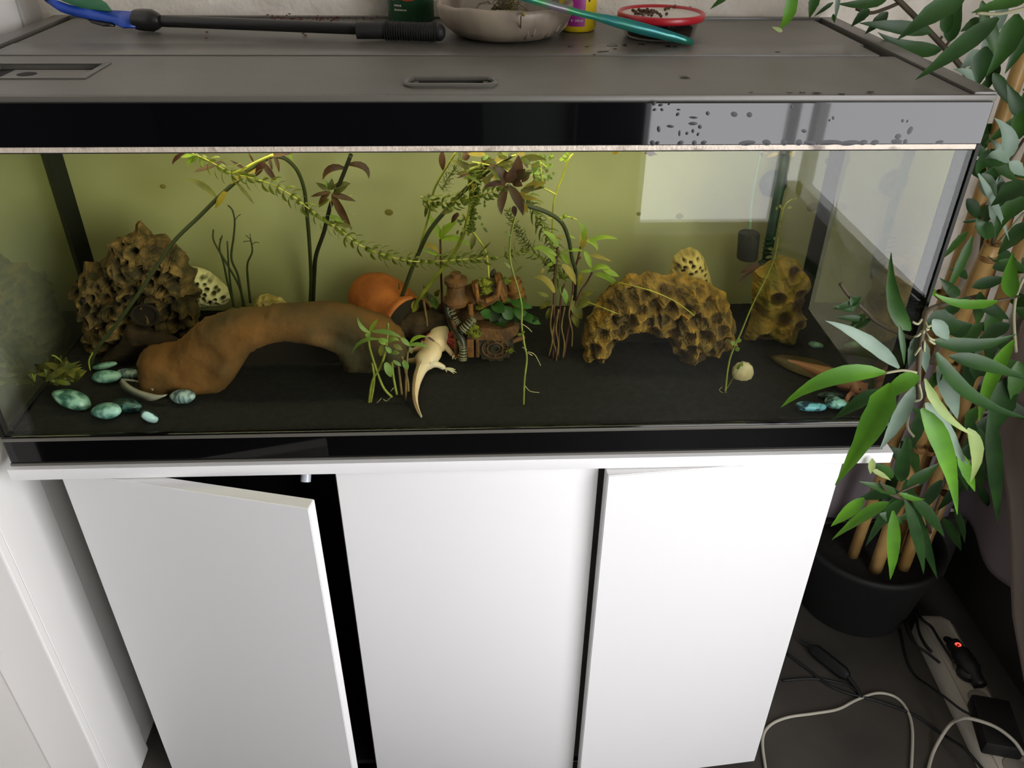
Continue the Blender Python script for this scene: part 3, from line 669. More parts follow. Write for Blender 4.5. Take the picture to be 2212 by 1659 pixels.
for i, (x0, y0, x1, y1, w) in enumerate(SL):
    a, b = A(x0, y0, .185+.004*(i % 3)), A(x1, y1, .170+.004*(i % 4)); k = (a-CAM).dot(FW)/FPX
    MB().leaf(a, b, w*k, bend=.08, prof='oval', fold=.3, seg=6).build('silk_leaf', 'silk_leaf' if i % 3 != 2 else 'silk_leaf_dark', en, smooth='all')
# ================================================================== axolotls
def skinned(name, chains, m, parent=None, loc=(0, 0, 0), sub=2, flat=None):
    """one continuous surface grown around joined bone chains [(points, radii or (rx, ry) pairs, index to join or None)]"""
    vs = []; es = []; rs = []; rad = []
    for pts, radii, join in chains:
        b = len(vs)
        for i, (p, r) in enumerate(zip(pts, radii)):
            vs.append(Vector(p)-Vector(loc)); rad.append(r if isinstance(r, tuple) else (r, r))
            if i: es.append((b+i-1, b+i))
        if join is not None: es.append((join, b))
    me = bpy.data.meshes.new(name); me.from_pydata([tuple(v) for v in vs], es, []); o = bpy.data.objects.new(name, me); COL.objects.link(o)
    if parent is not None: o.parent = parent
    else: o.location = loc
    WORLD[o.name] = Vector(loc)
    sk = o.modifiers.new('skin', 'SKIN')
    if not me.skin_vertices: me.skin_vertices.new() if hasattr(me.skin_vertices, 'new') else None
    for i, d in enumerate(me.skin_vertices[0].data):
        d.radius = rad[i]; d.use_root = (i == 0)
    sk.use_smooth_shade = True; sk.branch_smoothing = .6
    sb_ = o.modifiers.new('sub', 'SUBSURF'); sb_.levels = sub; sb_.render_levels = sub
    me.materials.append(MATS[m]); return o
mat('axolotl_white', 'f0d3ae', .42, 'f5dcc4', 12, sss=.35, spec=.5)
mat('axolotl_pink', 'c08a62', .42, 'b57e62', 14, sss=.3, spec=.5)
mat('axolotl_fin', '6a5f3a', .5, '7d6a42', 30, trans=.4)
mat('gill_red', 'b52c2c', .5, 'd0564e', 60, sss=.3)
mat('eye_black', '0c0808', .15)
def sp(px, py, h): return sand(px, py, h)
def fringe(mb, a, b, n, ln, r):
    a, b = Vector(a), Vector(b); d = (b-a).normalized(); s_ = d.orthogonal().normalized()
    for i in range(n):
        q = a.lerp(b, (i+.5)/n); an = random.uniform(0, 2*pi); v = Matrix.Rotation(an, 3, d) @ s_
        mb.tube([q, q + v*ln*.6 + d*ln*.4, q+v*ln*.8+d*ln*.9], [r, r*.7, r*.3], 4)
ax1 = thing('axolotl', 'white axolotl with red feathery gills climbing at the engine ornament', 'axolotl', sp(930, 780, .01))
L1 = WORLD[ax1.name]
ends = []
bp = [(919, 783, .020, .0150), (931, 766, .021, .0205), (939, 751, .023, .0225), (944, 740, .026, .0190), (947, 732, .029, .0162), (949, 724, .029, .0172), (952, 716, .026, .0150), (955, 711, .022, .010)]
body_p = [sp(x, y, h) for x, y, h, r in bp]; body_r = [r for *_, r in bp]
tail = [(912, 793, .017, (.0105, .012)), (905, 808, .014, (.008, .0105)), (900, 825, .012, (.0062, .0095)), (897, 843, .010, (.0050, .0085)), (896.5, 860, .009, (.0040, .0072)), (899, 875, .007, (.0032, .0058)), (904, 889, .005, (.0024, .0042)), (911, 902, .003, (.0014, .002))]
ch = [(body_p, body_r, None), ([sp(x, y, h) for x, y, h, r in tail], [r[0]*1.08 for *_, r in tail], 0)]
def limb(pts, r, j): ch.append(([sp(*p) for p in pts], r, j))
k0 = sum(len(c[0]) for c in ch)
limb([(962, 750, .018), (971, 758, .016), (978, 768, .008)], [.0052, .0042, .0038], 3)
k1 = sum(len(c[0]) for c in ch)
limb([(927, 786, .016), (946, 787, .013), (962, 796, .006)], [.0066, .0050, .0042], 0)
k2 = sum(len(c[0]) for c in ch)
limb([(902, 754, .020), (889, 757, .014)], [.0048, .0036], 3)
k3 = sum(len(c[0]) for c in ch)
limb([(898, 780, .016), (884, 780, .012), (876, 781, .007)], [.0056, .0044, .0036], 0)
skinned('body', ch, 'axolotl_white', ax1, L1)
def toes(px, py, h, tips, par, m, r=.0013):
    for tx, ty in tips:
        a = sp(px, py, h); b = sp(tx, ty, .001); c_ = a.lerp(b, .55)+Vector((0, 0, .0015)); MB().tube(spline([a, c_, b], 3), [r*1.2]*3+[r]*2+[r*.6, r*.4], 6).build('toe', m, par, smooth='all')
toes(978, 768, .007, [(994, 768), (989, 773), (978, 776), (984, 776)], ax1, 'axolotl_white')
toes(961, 796, .006, [(986, 805), (984, 799), (977, 803), (965, 804), (981, 807)], ax1, 'axolotl_white')
toes(889, 757, .013, [(880, 760), (882, 765)], ax1, 'axolotl_white'); toes(876, 781, .006, [(866, 782), (868, 786)], ax1, 'axolotl_white')
for (a, b) in (((962, 733, .024), (985, 739, .018)), ((961, 729, .027), (975, 722, .028)), ((963, 735, .022), (981, 748, .012)), ((930, 727, .028), (913, 710, .030)), ((928, 730, .027), (907, 724, .022)), ((927, 734, .025), (911, 738, .016))):
    A_, B_ = sp(*a), sp(*b); mb = MB().tube(spline([A_, A_.lerp(B_, .5)+Vector((0, 0, .002)), B_], 3), [.0042, .0046, .0042, .0034, .0026, .0018, .001], 8); fringe(mb, A_.lerp(B_, .15), B_, 34, .006, .0010); mb.build('gill', 'gill_red', ax1, smooth='all')
for (x, y) in ((940, 716), (966, 717)): MB().blob(sp(x, y, .030), (.0014,)*3, 2).build('eye', 'eye_black', ax1, smooth='all')
# tail fin ridge
mb = MB(); P = [sp(x, y, h) for x, y, h, r in tail]; n = len(P)
for i, p in enumerate(P): mb.v += [p+Vector((0, 0, tail[i][3][0]*.6)), p+Vector((0, 0, tail[i][3][1]*.9+.001))]
mb.f = [(2*i, 2*i+2, 2*i+3, 2*i+1) for i in range(n-1)]; mb.mi = [0]*len(mb.f)
ff = mb.build('tail_fin', 'axolotl_white', ax1, smooth='all'); md = ff.modifiers.new('t', 'SOLIDIFY'); md.thickness = .0008

ax2 = thing('axolotl', 'pinkish brown axolotl with a broad fin resting behind the bamboo leaves at the right', 'axolotl', sp(1800, 815, .01))
L2 = WORLD[ax2.name]
bp = [(1800, 813, .014, .0125), (1822, 823, .015, .0155), (1842, 832, .016, .0150), (1856, 838, .016, .0118), (1866, 842, .017, .0138), (1878, 846, .016, .0118), (1887, 848, .014, .0075)]
def sc(x, y, h):
    p = sp(x, y, h); p.x = min(p.x, 1.178); return p
tail = [(1780, 806, .013, .0108), (1762, 799, .012, .009), (1742, 793, .010, .0072), (1722, 786, .009, .0055), (1702, 781, .008, .004), (1680, 775, .006, .0026), (1664, 770, .005, .0013)]
ch = [([sc(*b_[:3]) for b_ in bp], [b_[3] for b_ in bp], None), ([sc(*b_[:3]) for b_ in tail], [b_[3] for b_ in tail], 0)]
ch.append(([sc(1846, 846, .010), sc(1834, 854, .012), sc(1828, 866, .006)], [.0046, .0036, .003], 3))
skinned('body', ch, 'axolotl_pink', ax2, L2)
for tx, ty in ((1822, 872), (1828, 876), (1834, 874), (1818, 866)):
    a = sc(1828, 866, .006); b = sc(tx, ty, .001); MB().tube([a, a.lerp(b, .5)+Vector((0, 0, .001)), b], [.0015, .0012, .0006], 6).build('toe', 'axolotl_pink', ax2, smooth='all')
for a, b in (((1868, 836, .022), (1874, 822, .026)), ((1862, 836, .022), (1860, 822, .025)), ((1860, 848, .010), (1850, 842, .008))):
    A_, B_ = sc(*a), sc(*b); mb = MB().tube([A_, A_.lerp(B_, .5), B_], [.0032, .003, .001], 8); fringe(mb, A_, B_, 18, .005, .0008); mb.build('gill', 'gill_red', ax2, smooth='all')
MB().blob(sc(1858, 841, .026), (.0016,)*3, 2).build('eye', 'eye_black', ax2, smooth='all')
up = [(1664, 769), (1690, 767), (1715, 769), (1742, 773), (1768, 779), (1793, 790), (1815, 803)]; lo = [(1664, 771), (1680, 786), (1697, 796), (1725, 808), (1755, 818), (1780, 824), (1800, 828)]
mb = MB(); n = len(up)
ctr = [(1664, 770), (1686, 776), (1708, 782), (1735, 791), (1762, 799), (1787, 808), (1807, 816)]
for u_, c_, l_ in zip(up, ctr, lo): mb.v += [sc(*u_, .012), sc(*c_, .010), sc(*l_, .004)]
mb.f = [(3*i+j, 3*i+3+j, 3*i+4+j, 3*i+1+j) for i in range(n-1) for j in (0, 1)]; mb.mi = [0]*len(mb.f)
ff = mb.build('tail_fin', 'axolotl_fin', ax2, smooth='all'); md = ff.modifiers.new('t', 'SOLIDIFY'); md.thickness = .0009
# ================================================================== water plants
mat('stem_dark', '2f3516', .6); mat('stem_black', '1c1c0e', .6)
mat('stem_green', '8a8f30', .5, '6c7426', 40); mat('stem_yellow', 'c2c04a', .5, 'a2a23a', 40)
mat('stem_red', '4a2418', .55); mat('stem_brown', '7a6234', .7, '594522', 50)
mat('leaf_dark_red', '3d2015', .5, '5a3d1c', 30, trans=.25); mat('leaf_olive', '6b6a22', .5, '4a4a1a', 40, trans=.35)
mat('leaf_yellow', 'b09a38', .5, '8f7f30', 50, trans=.4); mat('leaf_lime', '9db63a', .5, '86a232', 40, trans=.4)
mat('leaf_fresh', '7d9a3c', .5, '668534', 40, trans=.35); mat('leaf_elodea', '5d6a24', .5, '77802a', 60, trans=.3)
mat('leaf_fine', '4f5a24', .6, trans=.25); mat('leaf_moss', '50561a', .6, '7a7420', 40, trans=.3); mat('root_pale', 'b9ad78', .6)
def pts3(pl, k=4):
    return spline([at(*p) for p in pl], k)
def stem(par, pl, r, m, name='stem', r1=None, k=5):
    P = pts3(pl, k); n = len(P); r1 = r if r1 is None else r1
    return MB().tube(P, [r+(r1-r)*i/(n-1) for i in range(n)], 7).build(name, m, par, smooth='all')
def pk(p): return (p-CAM).dot(FW)/FPX
def leaf(par, bx, by, tx, ty, w, y, m, bend=.08, y2=None, name='leaf', prof='lance', mid=None, twist=0, seg=6, tilt=None):
    a = at(bx, by, y); b = at(tx, ty, y if y2 is None else y2); k = pk(a)
    nr = (CAM-a).normalized() + Vector((random.uniform(-.35, .35), 0, random.uniform(.0, .6))) if tilt is None else Vector(tilt)
    md = at(mid[0], mid[1], (a.y+b.y)/2) if mid else None
    return MB().leaf(a, b, w*k, bend=bend, nrm=nr, prof=prof, mid=md, twist=twist, seg=seg).build(name, m, par, smooth='all')
def plant(name, lab, cat, px, py, y): return thing(name, lab, cat, at(px, py, y))

# long bare stems with reddish leaves on the left
p = plant('stem_plant', 'long dark stem arching up over the porous rock, red brown leaves at its top', 'aquatic plant', 200, 790, .17)
stem(p, [(195, 800, .16), (205, 760, .16), (240, 715, .165), (285, 655, .17), (330, 588, .18), (375, 522, .19), (430, 468, .20), (470, 428, .20), (520, 383, .20), (560, 352, .20), (590, 336, .20)], .0028, 'stem_dark')
for L_ in ((466, 425, 400, 385, 15, 'leaf_olive', (440, 395)), (488, 412, 465, 450, 15, 'leaf_yellow', None), (510, 393, 549, 441, 9, 'leaf_olive', None), (572, 345, 552, 382, 17, 'leaf_dark_red', None), (568, 352, 598, 394, 15, 'leaf_dark_red', None), (580, 338, 588, 368, 8, 'leaf_dark_red', None), (592, 335, 603, 373, 10, 'leaf_dark_red', (600, 350)), (531, 367, 497, 346, 8, 'leaf_dark_red', None), (575, 338, 632, 331, 12, 'leaf_dark_red', None), (555, 365, 498, 398, 20, 'leaf_yellow', (520, 375)), (548, 350, 536, 328, 5, 'leaf_dark_red', None), (470, 355, 420, 372, 14, 'leaf_dark_red', (440, 362)), (488, 358, 462, 352, 15, 'leaf_dark_red', None), (400, 332, 372, 356, 10, 'leaf_dark_red', (378, 336)), (625, 328, 632, 348, 7, 'leaf_lime', None)):
    leaf(p, *L_[:5], .198, L_[5], mid=L_[6])
p = plant('stem_plant', 'pair of dark stems joined at the root behind the clay arch', 'aquatic plant', 672, 655, .30)
stem(p, [(670, 655, .31), (672, 600, .30), (668, 520, .28), (662, 450, .26), (657, 408, .25), (643, 370, .24), (618, 344, .23), (592, 337, .22)], .0030, 'stem_dark', r1=.0026)
stem(p, [(676, 655, .31), (679, 590, .30), (683, 550, .29), (700, 500, .28), (715, 440, .27), (738, 385, .26), (758, 334, .25)], .0034, 'stem_black', r1=.003)
for L_ in ((744, 363, 697, 389, 17, 'leaf_dark_red', (705, 353)), (752, 355, 797, 386, 17, 'leaf_dark_red', (797, 350)), (712, 412, 682, 394, 13, 'leaf_olive', None), (712, 415, 671, 425, 10, 'leaf_dark_red', None), (713, 414, 688, 442, 15, 'leaf_dark_red', None), (710, 430, 688, 448, 11, 'leaf_olive', None), (714, 410, 717, 385, 14, 'leaf_olive', None), (716, 408, 758, 397, 15, 'leaf_olive', (740, 395)), (722, 418, 752, 400, 12, 'leaf_olive', None), (716, 420, 769, 435, 15, 'leaf_dark_red', (740, 424)), (718, 420, 760, 497, 20, 'leaf_dark_red', (738, 460)), (712, 466, 748, 482, 13, 'leaf_fresh', None), (722, 478, 762, 492, 14, 'leaf_olive', None), (709, 405, 702, 388, 9, 'leaf_fresh', None)):
    leaf(p, *L_[:5], .262, L_[5], mid=L_[6])
for pl in ([(714, 425, .262), (722, 445, .262), (732, 465, .262)], [(714, 430, .262), (717, 462, .262)], [(752, 425, .262), (760, 421, .262)], [(750, 456, .262), (758, 454, .262)], [(757, 464, .262), (768, 461, .262)]):
    stem(p, pl, .0004, 'root_pale', name='root')

def whorls(par, pl, spacing, ll, lw, m, n=4, curl=.5, stem_r=.0009, sm='stem_yellow', jitter=.2, maxn=300, name='leaf'):
    P = pts3(pl, 8); stem_o = MB().tube(P, stem_r, 6).build('stem', sm, par, smooth='all')
    tot = sum((b-a).length for a, b in zip(P, P[1:])); d = spacing; i = 0; acc = 0; cnt = 0; off = WORLD[par.name]
    base = []
    for v in range(4):
        mb = MB(); L_ = ll*(.8+.15*v); k = 5
        c = []
        for j in range(k+1):
            t = j/k; c.append(Vector((L_*(.75*sin(t*1.5)), 0, L_*(curl*(1-cos(t*2.1))*-1 + .35*t))))
        for j, q in enumerate(c):
            t = j/k; w = lw*.5*max(.06, sin(pi*min(1, t*.9+.1))**.6); mb.v += [q+Vector((0, -w, -.1*w)), q+Vector((0, w, -.1*w))]
        mb.f = [(2*j, 2*j+2, 2*j+3, 2*j+1) for j in range(k)]; mb.mi = [0]*len(mb.f)
        me = bpy.data.meshes.new(name); me.from_pydata([tuple(x) for x in mb.v], [], mb.f); me.materials.append(MATS[m])
        for q in me.polygons: q.use_smooth = True
        base.append(me)
    while i < len(P)-1:
        sg = P[i+1]-P[i]
        if acc + sg.length >= d:
            q = P[i] + sg*((d-acc)/sg.length); t = sg.normalized(); s_ = t.orthogonal().normalized(); a0 = random.uniform(0, 6)
            for j in range(n):
                if cnt >= maxn: break
                a = a0 + 2*pi*j/n + random.uniform(-jitter, jitter); x = Matrix.Rotation(a, 3, t) @ s_; z = t; y = z.cross(x)
                # leaves hang and curl outwards
                M = Matrix((x, y, z)).transposed().to_4x4() @ Matrix.Rotation(random.uniform(-jitter, jitter), 4, 'Y')
                M.translation = q - off
                o = bpy.data.objects.new(name, base[random.randrange(4)]); COL.objects.link(o); o.parent = par; o.matrix_local = M; cnt += 1
            d += spacing
        else: acc += sg.length; i += 1
p = plant('waterweed', 'long bright waterweed strand drooping from the upper left to the middle of the tank', 'aquatic plant', 660, 445, .15)
whorls(p, [(1075, 557, .155), (1002, 560, .155), (926, 565, .155), (880, 563, .15), (838, 553, .15), (800, 540, .15), (770, 525, .15), (735, 497, .15), (691, 469, .15), (657, 443, .15), (631, 423, .15), (592, 401, .15), (559, 389, .15), (530, 381, .15), (500, 374, .15), (470, 358, .15), (440, 342, .15), (410, 330, .15)], .0098, .0165, .0050, 'leaf_elodea', n=4, curl=.6, maxn=290)
stem(p, [(500, 374, .15), (525, 366, .15), (550, 352, .15), (590, 334, .15)], .0018, 'stem_yellow')
for L_ in ((415, 333, 405, 360, 10), (425, 338, 410, 352, 12), (432, 340, 440, 362, 9), (420, 333, 390, 340, 10)): leaf(p, *L_, .15, 'leaf_lime')
p = plant('waterweed', 'waterweed strand with a leafy tip pointing left below the central plant tangle', 'aquatic plant', 985, 435, .13)
whorls(p, [(1092, 402, .13), (1060, 415, .13), (1010, 428, .13), (970, 438, .13), (940, 438, .13), (908, 425, .13)], .0062, .015, .006, 'leaf_elodea', n=4, curl=.6)
p = plant('waterweed', 'curly waterweed strand hanging from the tangle down behind the lime leaved plant on the right', 'aquatic plant', 1180, 520, .2)
whorls(p, [(1205, 610, .22), (1200, 575, .21), (1193, 530, .2), (1172, 485, .19), (1150, 445, .18), (1132, 415, .17)], .0085, .0175, .0036, 'leaf_elodea', n=4, curl=.7, sm='stem_yellow')
p = plant('waterweed', 'waterweed strand running down right behind the lime leaved plant', 'aquatic plant', 1170, 560, .2)
whorls(p, [(1125, 540, .2), (1165, 555, .2), (1200, 582, .21), (1228, 600, .22)], .0095, .014, .0034, 'leaf_elodea', n=3, curl=.7, sm='stem_green')
p = plant('waterweed', 'short bushy waterweed shoot pointing down in the open centre of the tank', 'aquatic plant', 1120, 500, .17)
whorls(p, [(1095, 450, .17), (1108, 480, .17), (1125, 508, .17), (1143, 535, .17)], .005, .011, .0022, 'leaf_fine', n=6, curl=.3, sm='stem_green')
p = plant('waterweed', 'horizontal waterweed tip with upright curled leaves in the middle of the tank', 'aquatic plant', 1100, 548, .155)
whorls(p, [(1078, 557, .155), (1105, 548, .155), (1130, 540, .155), (1155, 538, .155)], .008, .0175, .005, 'leaf_elodea', n=4, curl=.1, sm='stem_green')
p = plant('feathery_weed', 'fine feathery dark green weed under the hood, left of the central tangle', 'aquatic plant', 975, 375, .17)
whorls(p, [(1005, 332, .17), (985, 360, .17), (965, 390, .17), (955, 410, .17)], .0035, .012, .0011, 'leaf_fine', n=8, curl=.35, sm='stem_green', jitter=.5)
p = plant('round_leaf_weed', 'dense strand of tiny round leaves hanging in front of the green stem near the centre', 'aquatic plant', 1022, 440, .14)
whorls(p, [(1040, 350, .14), (1032, 400, .14), (1025, 440, .14), (1018, 480, .14), (1012, 500, .14)], .0042, .008, .006, 'leaf_elodea', n=5, curl=.2, sm='stem_green', jitter=.6)

# stalks without leaves
p = plant('bare_stalks', 'group of thin bare twiggy stalks standing behind the clay arch on the left', 'aquatic plant', 510, 665, .29)
for i, pl in enumerate(([(508, 669), (492, 611), (483, 568), (474, 535), (480, 509)], [(530, 667), (517, 619), (492, 573), (474, 543), (461, 517), (461, 496)], [(505, 662), (496, 598), (491, 521)], [(527, 667), (515, 598), (500, 558), (505, 510), (507, 477), (502, 454), (492, 443)], [(541, 654), (535, 598), (535, 568), (545, 543), (541, 515)])):
    stem(p, [(x, y, .27) for x, y in pl], .0020, 'stem_dark', name='stalk', r1=.0011)
for pl in ([(507, 477), (513, 468), (520, 463)], [(541, 517), (531, 508)], [(541, 517), (540, 505)], [(545, 528), (552, 523), (560, 525)], [(543, 520), (526, 522)], [(480, 512), (474, 518)], [(496, 448), (505, 456)]):
    stem(p, [(x, y, .27) for x, y in pl], .0006, 'stem_dark', name='twig')

# centre stems
p = plant('stem_plant', 'thick dark stem slanting from the terracotta pot up to the central tangle', 'aquatic plant', 835, 690, .24)
stem(p, [(833, 688, .24), (838, 672, .24), (862, 650, .23), (872, 630, .225), (888, 585, .21), (907, 540, .20), (930, 495, .19), (970, 447, .18), (1010, 405, .17), (1060, 365, .16), (1105, 336, .15)], .0034, 'stem_dark', r1=.0030)
stem(p, [(862, 625, .225), (862, 612, .225)], .001, 'stem_dark', name='twig')
for L_ in ((955, 328, 957, 369, 17, 'leaf_dark_red', None), (1022, 365, 972, 347, 16, 'leaf_olive', None), (1020, 395, 1036, 433, 16, 'leaf_yellow', None), (1010, 345, 1000, 328, 20, 'leaf_dark_red', None), (1060, 365, 1085, 345, 22, 'leaf_dark_red', None), (1050, 372, 1040, 340, 20, 'leaf_dark_red', None), (1075, 355, 1045, 350, 20, 'leaf_dark_red', None), (1090, 345, 1120, 338, 22, 'leaf_olive', None), (1070, 360, 1100, 372, 20, 'leaf_olive', None)):
    leaf(p, *L_[:5], .165, L_[5], mid=L_[6])
p = plant('stem_plant', 'green stem bent sharply at its top, rooted left of the engine ornament', 'aquatic plant', 925, 640, .2)
stem(p, [(885, 690, .22), (905, 645, .21), (940, 600, .20), (975, 555, .19), (997, 515, .18), (1010, 475, .17), (1017, 430, .16), (1014, 385, .155), (1016, 368, .15), (1030, 362, .15), (1038, 360, .15)], .0030, 'stem_green', r1=.0024)
leaf(p, 990, 460, 975, 482, 13, .17, 'leaf_dark_red'); leaf(p, 1022, 505, 1018, 540, 13, .17, 'leaf_olive'); leaf(p, 978, 455, 950, 462, 9, .17, 'leaf_olive')
p = plant('stem_plant', 'dark stem curving right out of a rosette of big brown leaves below the hood', 'aquatic plant', 1100, 400, .13)
stem(p, [(1098, 400, .13), (1115, 430, .14), (1140, 444, .15), (1180, 458, .16), (1212, 480, .17), (1228, 515, .18), (1236, 560, .19), (1244, 592, .20), (1240, 660, .21), (1225, 740, .215)], .0032, 'stem_dark', r1=.0026)
for L_ in ((1094, 402, 1083, 464, 22, 'leaf_dark_red', (1078, 435)), (1100, 402, 1130, 466, 24, 'leaf_dark_red', (1124, 430)), (1090, 397, 1044, 406, 15, 'leaf_dark_red', (1068, 392)), (1108, 392, 1129, 402, 20, 'leaf_dark_red', None), (1092, 398, 1080, 384, 20, 'leaf_dark_red', None), (1110, 445, 1113, 468, 14, 'leaf_dark_red', None), (1100, 395, 1108, 360, 30, 'leaf_dark_red', None), (1105, 392, 1135, 365, 28, 'leaf_dark_red', None), (1095, 390, 1070, 360, 26, 'leaf_dark_red', None), (1115, 380, 1120, 335, 28, 'leaf_dark_red', None), (1125, 420, 1180, 395, 20, 'leaf_yellow', (1150, 395)), (1125, 412, 1178, 405, 14, 'leaf_olive', None), (1125, 425, 1165, 432, 12, 'leaf_yellow', None), (1130, 440, 1140, 460, 14, 'leaf_yellow', None), (1115, 388, 1150, 372, 16, 'leaf_olive', None), (1118, 350, 1180, 345, 18, 'leaf_olive', (1150, 335)), (1085, 378, 1050, 362, 18, 'leaf_olive', None)):
    leaf(p, *L_[:5], .128, L_[5], mid=L_[6], y2=.12)
p = plant('thin_stem', 'thin yellow green stem rising left of the central tangle to the hood', 'aquatic plant', 940, 400, .2)
stem(p, [(905, 540, .22), (925, 470, .21), (937, 412, .20), (960, 368, .19), (985, 328, .18)], .0016, 'stem_green'); leaf(p, 925, 440, 918, 470, 9, .21, 'leaf_olive'); leaf(p, 922, 430, 936, 424, 14, .21, 'leaf_olive')
p = plant('thin_stem', 'thin bright stem rising right of the central tangle to the hood', 'aquatic plant', 1200, 440, .2)
stem(p, [(1193, 520, .22), (1194, 470, .21), (1198, 428, .20), (1215, 380, .19), (1228, 345, .18), (1238, 332, .18)], .0014, 'stem_yellow')
for L_ in ((1228, 345, 1215, 348, 9), (1220, 342, 1208, 346, 9), (1226, 336, 1215, 338, 8), (1233, 334, 1222, 330, 6)): leaf(p, *L_, .185, 'leaf_lime', prof='oval')
p = plant('thin_stem', 'thin bright stem dropping onto the barrel of the engine ornament', 'aquatic plant', 1050, 560, .19)
stem(p, [(1056, 602, .19), (1053, 565, .19), (1047, 538, .19), (1030, 512, .185), (1012, 487, .18), (1000, 462, .175)], .0015, 'stem_yellow')
leaf(p, 1022, 502, 1025, 530, 9, .185, 'leaf_dark_red'); leaf(p, 1045, 538, 1060, 522, 5, .185, 'leaf_olive'); leaf(p, 1045, 538, 1034, 552, 4, .185, 'leaf_olive')
p = plant('rooted_stem', 'long pale stem hanging to the sand in front of the engine ornament, with white roots', 'aquatic plant', 1130, 800, .06)
stem(p, [(1113, 470, .12), (1104, 505, .12), (1101, 545, .115), (1106, 580, .11), (1118, 620, .105), (1127, 660, .10), (1127, 705, .09), (1133, 745, .08), (1138, 775, .075), (1133, 820, .068), (1131, 876, .06)], .0012, 'stem_green', r1=.0016)
for pl in ([(1128, 700), (1140, 708), (1149, 717)], [(1140, 760), (1155, 766), (1168, 790)], [(1139, 762), (1150, 768)], [(1134, 833), (1145, 845), (1165, 848)], [(1138, 755), (1128, 750)]): stem(p, [(x, y, .078) for x, y in pl], .0005, 'root_pale', name='root')
for L_ in ((1127, 722, 1118, 724, 7), (1126, 720, 1134, 716, 6), (1104, 510, 1090, 500, 6), (1103, 580, 1088, 565, 5), (1112, 590, 1130, 574, 5), (1133, 742, 1128, 738, 5)): leaf(p, *L_, .085, 'leaf_elodea', prof='oval')
for pl in ([(1182, 472), (1205, 471), (1222, 468), (1236, 470), (1246, 475)], ): 
    p = plant('thin_stem', 'short bright shoot with three round buds crossing above the lime leaved plant', 'aquatic plant', 1220, 470, .17); stem(p, [(x, y, .17) for x, y in pl], .0009, 'stem_yellow')
    for x, y, r in ((1211, 475, 5), (1220, 467, 5), (1236, 471, 3)): MB().blob(at(x, y, .17), (r*pk(at(x, y, .17)),)*3, 2).build('bud', 'leaf_lime', p)

# lime leaved plant on the right of the centre
p = plant('lime_leaf_plant', 'tall red stemmed plant with lime green lance leaves between the ornament and the honeycomb arch', 'aquatic plant', 1215, 770, .18)
stem(p, [(1195, 775, .17), (1196, 720, .18), (1197, 650, .185), (1198, 600, .19), (1202, 560, .19), (1205, 530, .19)], .0022, 'stem_red', r1=.0016)
stem(p, [(1218, 770, .17), (1232, 690, .18), (1252, 635, .185), (1268, 610, .19), (1279, 588, .19)], .0022, 'stem_red', r1=.0014)
stem(p, [(1206, 772, .17), (1208, 700, .18), (1212, 640, .18), (1220, 612, .18)], .0018, 'stem_red', r1=.0012)
stem(p, [(1225, 740, .18), (1236, 650, .19), (1240, 590, .20), (1248, 560, .20), (1254, 532, .20)], .0018, 'stem_red', r1=.0014)
stem(p, [(1248, 562, .20), (1255, 555, .20)], .001, 'stem_red', name='twig')
for i, (a, b) in enumerate(((1190, 720), (1203, 730), (1216, 725), (1233, 700), (1198, 745))): stem(p, [(a+4, b-62, .18), (a-1-i, b-20, .174), (a+3, b+15, .17), (a-4+i*2, b+48, .165)], .0015, 'stem_brown', name='stem', r1=.0011)
for L_ in ((1205, 533, 1171, 498, 15, 'leaf_lime', (1196, 508)), (1202, 552, 1149, 540, 12, 'leaf_lime', (1172, 526)), (1199, 570, 1167, 541, 12, 'leaf_lime', (1196, 549)), (1201, 514, 1220, 509, 6, 'leaf_yellow', None), (1198, 632, 1153, 600, 17, 'leaf_yellow', (1180, 592)), (1254, 520, 1248, 477, 14, 'leaf_lime', (1272, 500)), (1272, 522, 1336, 517, 11, 'leaf_lime', (1300, 505)), (1267, 520, 1291, 542, 13, 'leaf_lime', (1288, 520)), (1253, 530, 1254, 503, 8, 'leaf_yellow', None), (1257, 538, 1268, 506, 10, 'leaf_yellow', None), (1259, 542, 1213, 545, 8, 'leaf_lime', (1236, 536)), (1216, 546, 1228, 571, 14, 'leaf_lime', None), (1263, 543, 1278, 580, 14, 'leaf_lime', None), (1272, 550, 1321, 565, 10, 'leaf_yellow', (1295, 552)), (1278, 585, 1253, 587, 8, 'leaf_lime', None), (1278, 584, 1320, 582, 14, 'leaf_lime', (1300, 568)), (1302, 580, 1338, 598, 14, 'leaf_lime', None), (1285, 592, 1342, 627, 15, 'leaf_lime', (1320, 594)), (1214, 572, 1244, 616, 18, 'leaf_yellow', (1236, 585)), (1258, 590, 1251, 620, 12, 'leaf_yellow', None), (1211, 619, 1227, 660, 17, 'leaf_fresh', None), (1223, 506, 1244, 516, 5, 'leaf_lime', None), (1232, 650, 1258, 690, 26, 'leaf_moss', None), (1240, 660, 1280, 650, 24, 'leaf_moss', None), (1190, 650, 1165, 668, 14, 'leaf_moss', None), (1185, 640, 1160, 630, 10, 'leaf_moss', None), (1255, 640, 1285, 630, 14, 'leaf_moss', None), (1190, 665, 1180, 690, 14, 'leaf_moss', None), (1235, 675, 1250, 710, 18, 'leaf_moss', None), (1175, 580, 1170, 592, 8, 'leaf_yellow', None), (1194, 569, 1180, 575, 9, 'leaf_lime', None)):
    leaf(p, *L_[:5], .183, L_[5], mid=L_[6])
p = plant('trailing_stem', 'thin pale stem lying across the top of the honeycomb arch', 'aquatic plant', 1400, 630, .1)
stem(p, [(1335, 610, .15), (1385, 622, .12), (1425, 635, .11), (1465, 655, .11), (1500, 682, .115)], .0007, 'stem_yellow'); stem(p, [(1268, 652, .14), (1300, 664, .12), (1335, 678, .115)], .0006, 'stem_yellow')

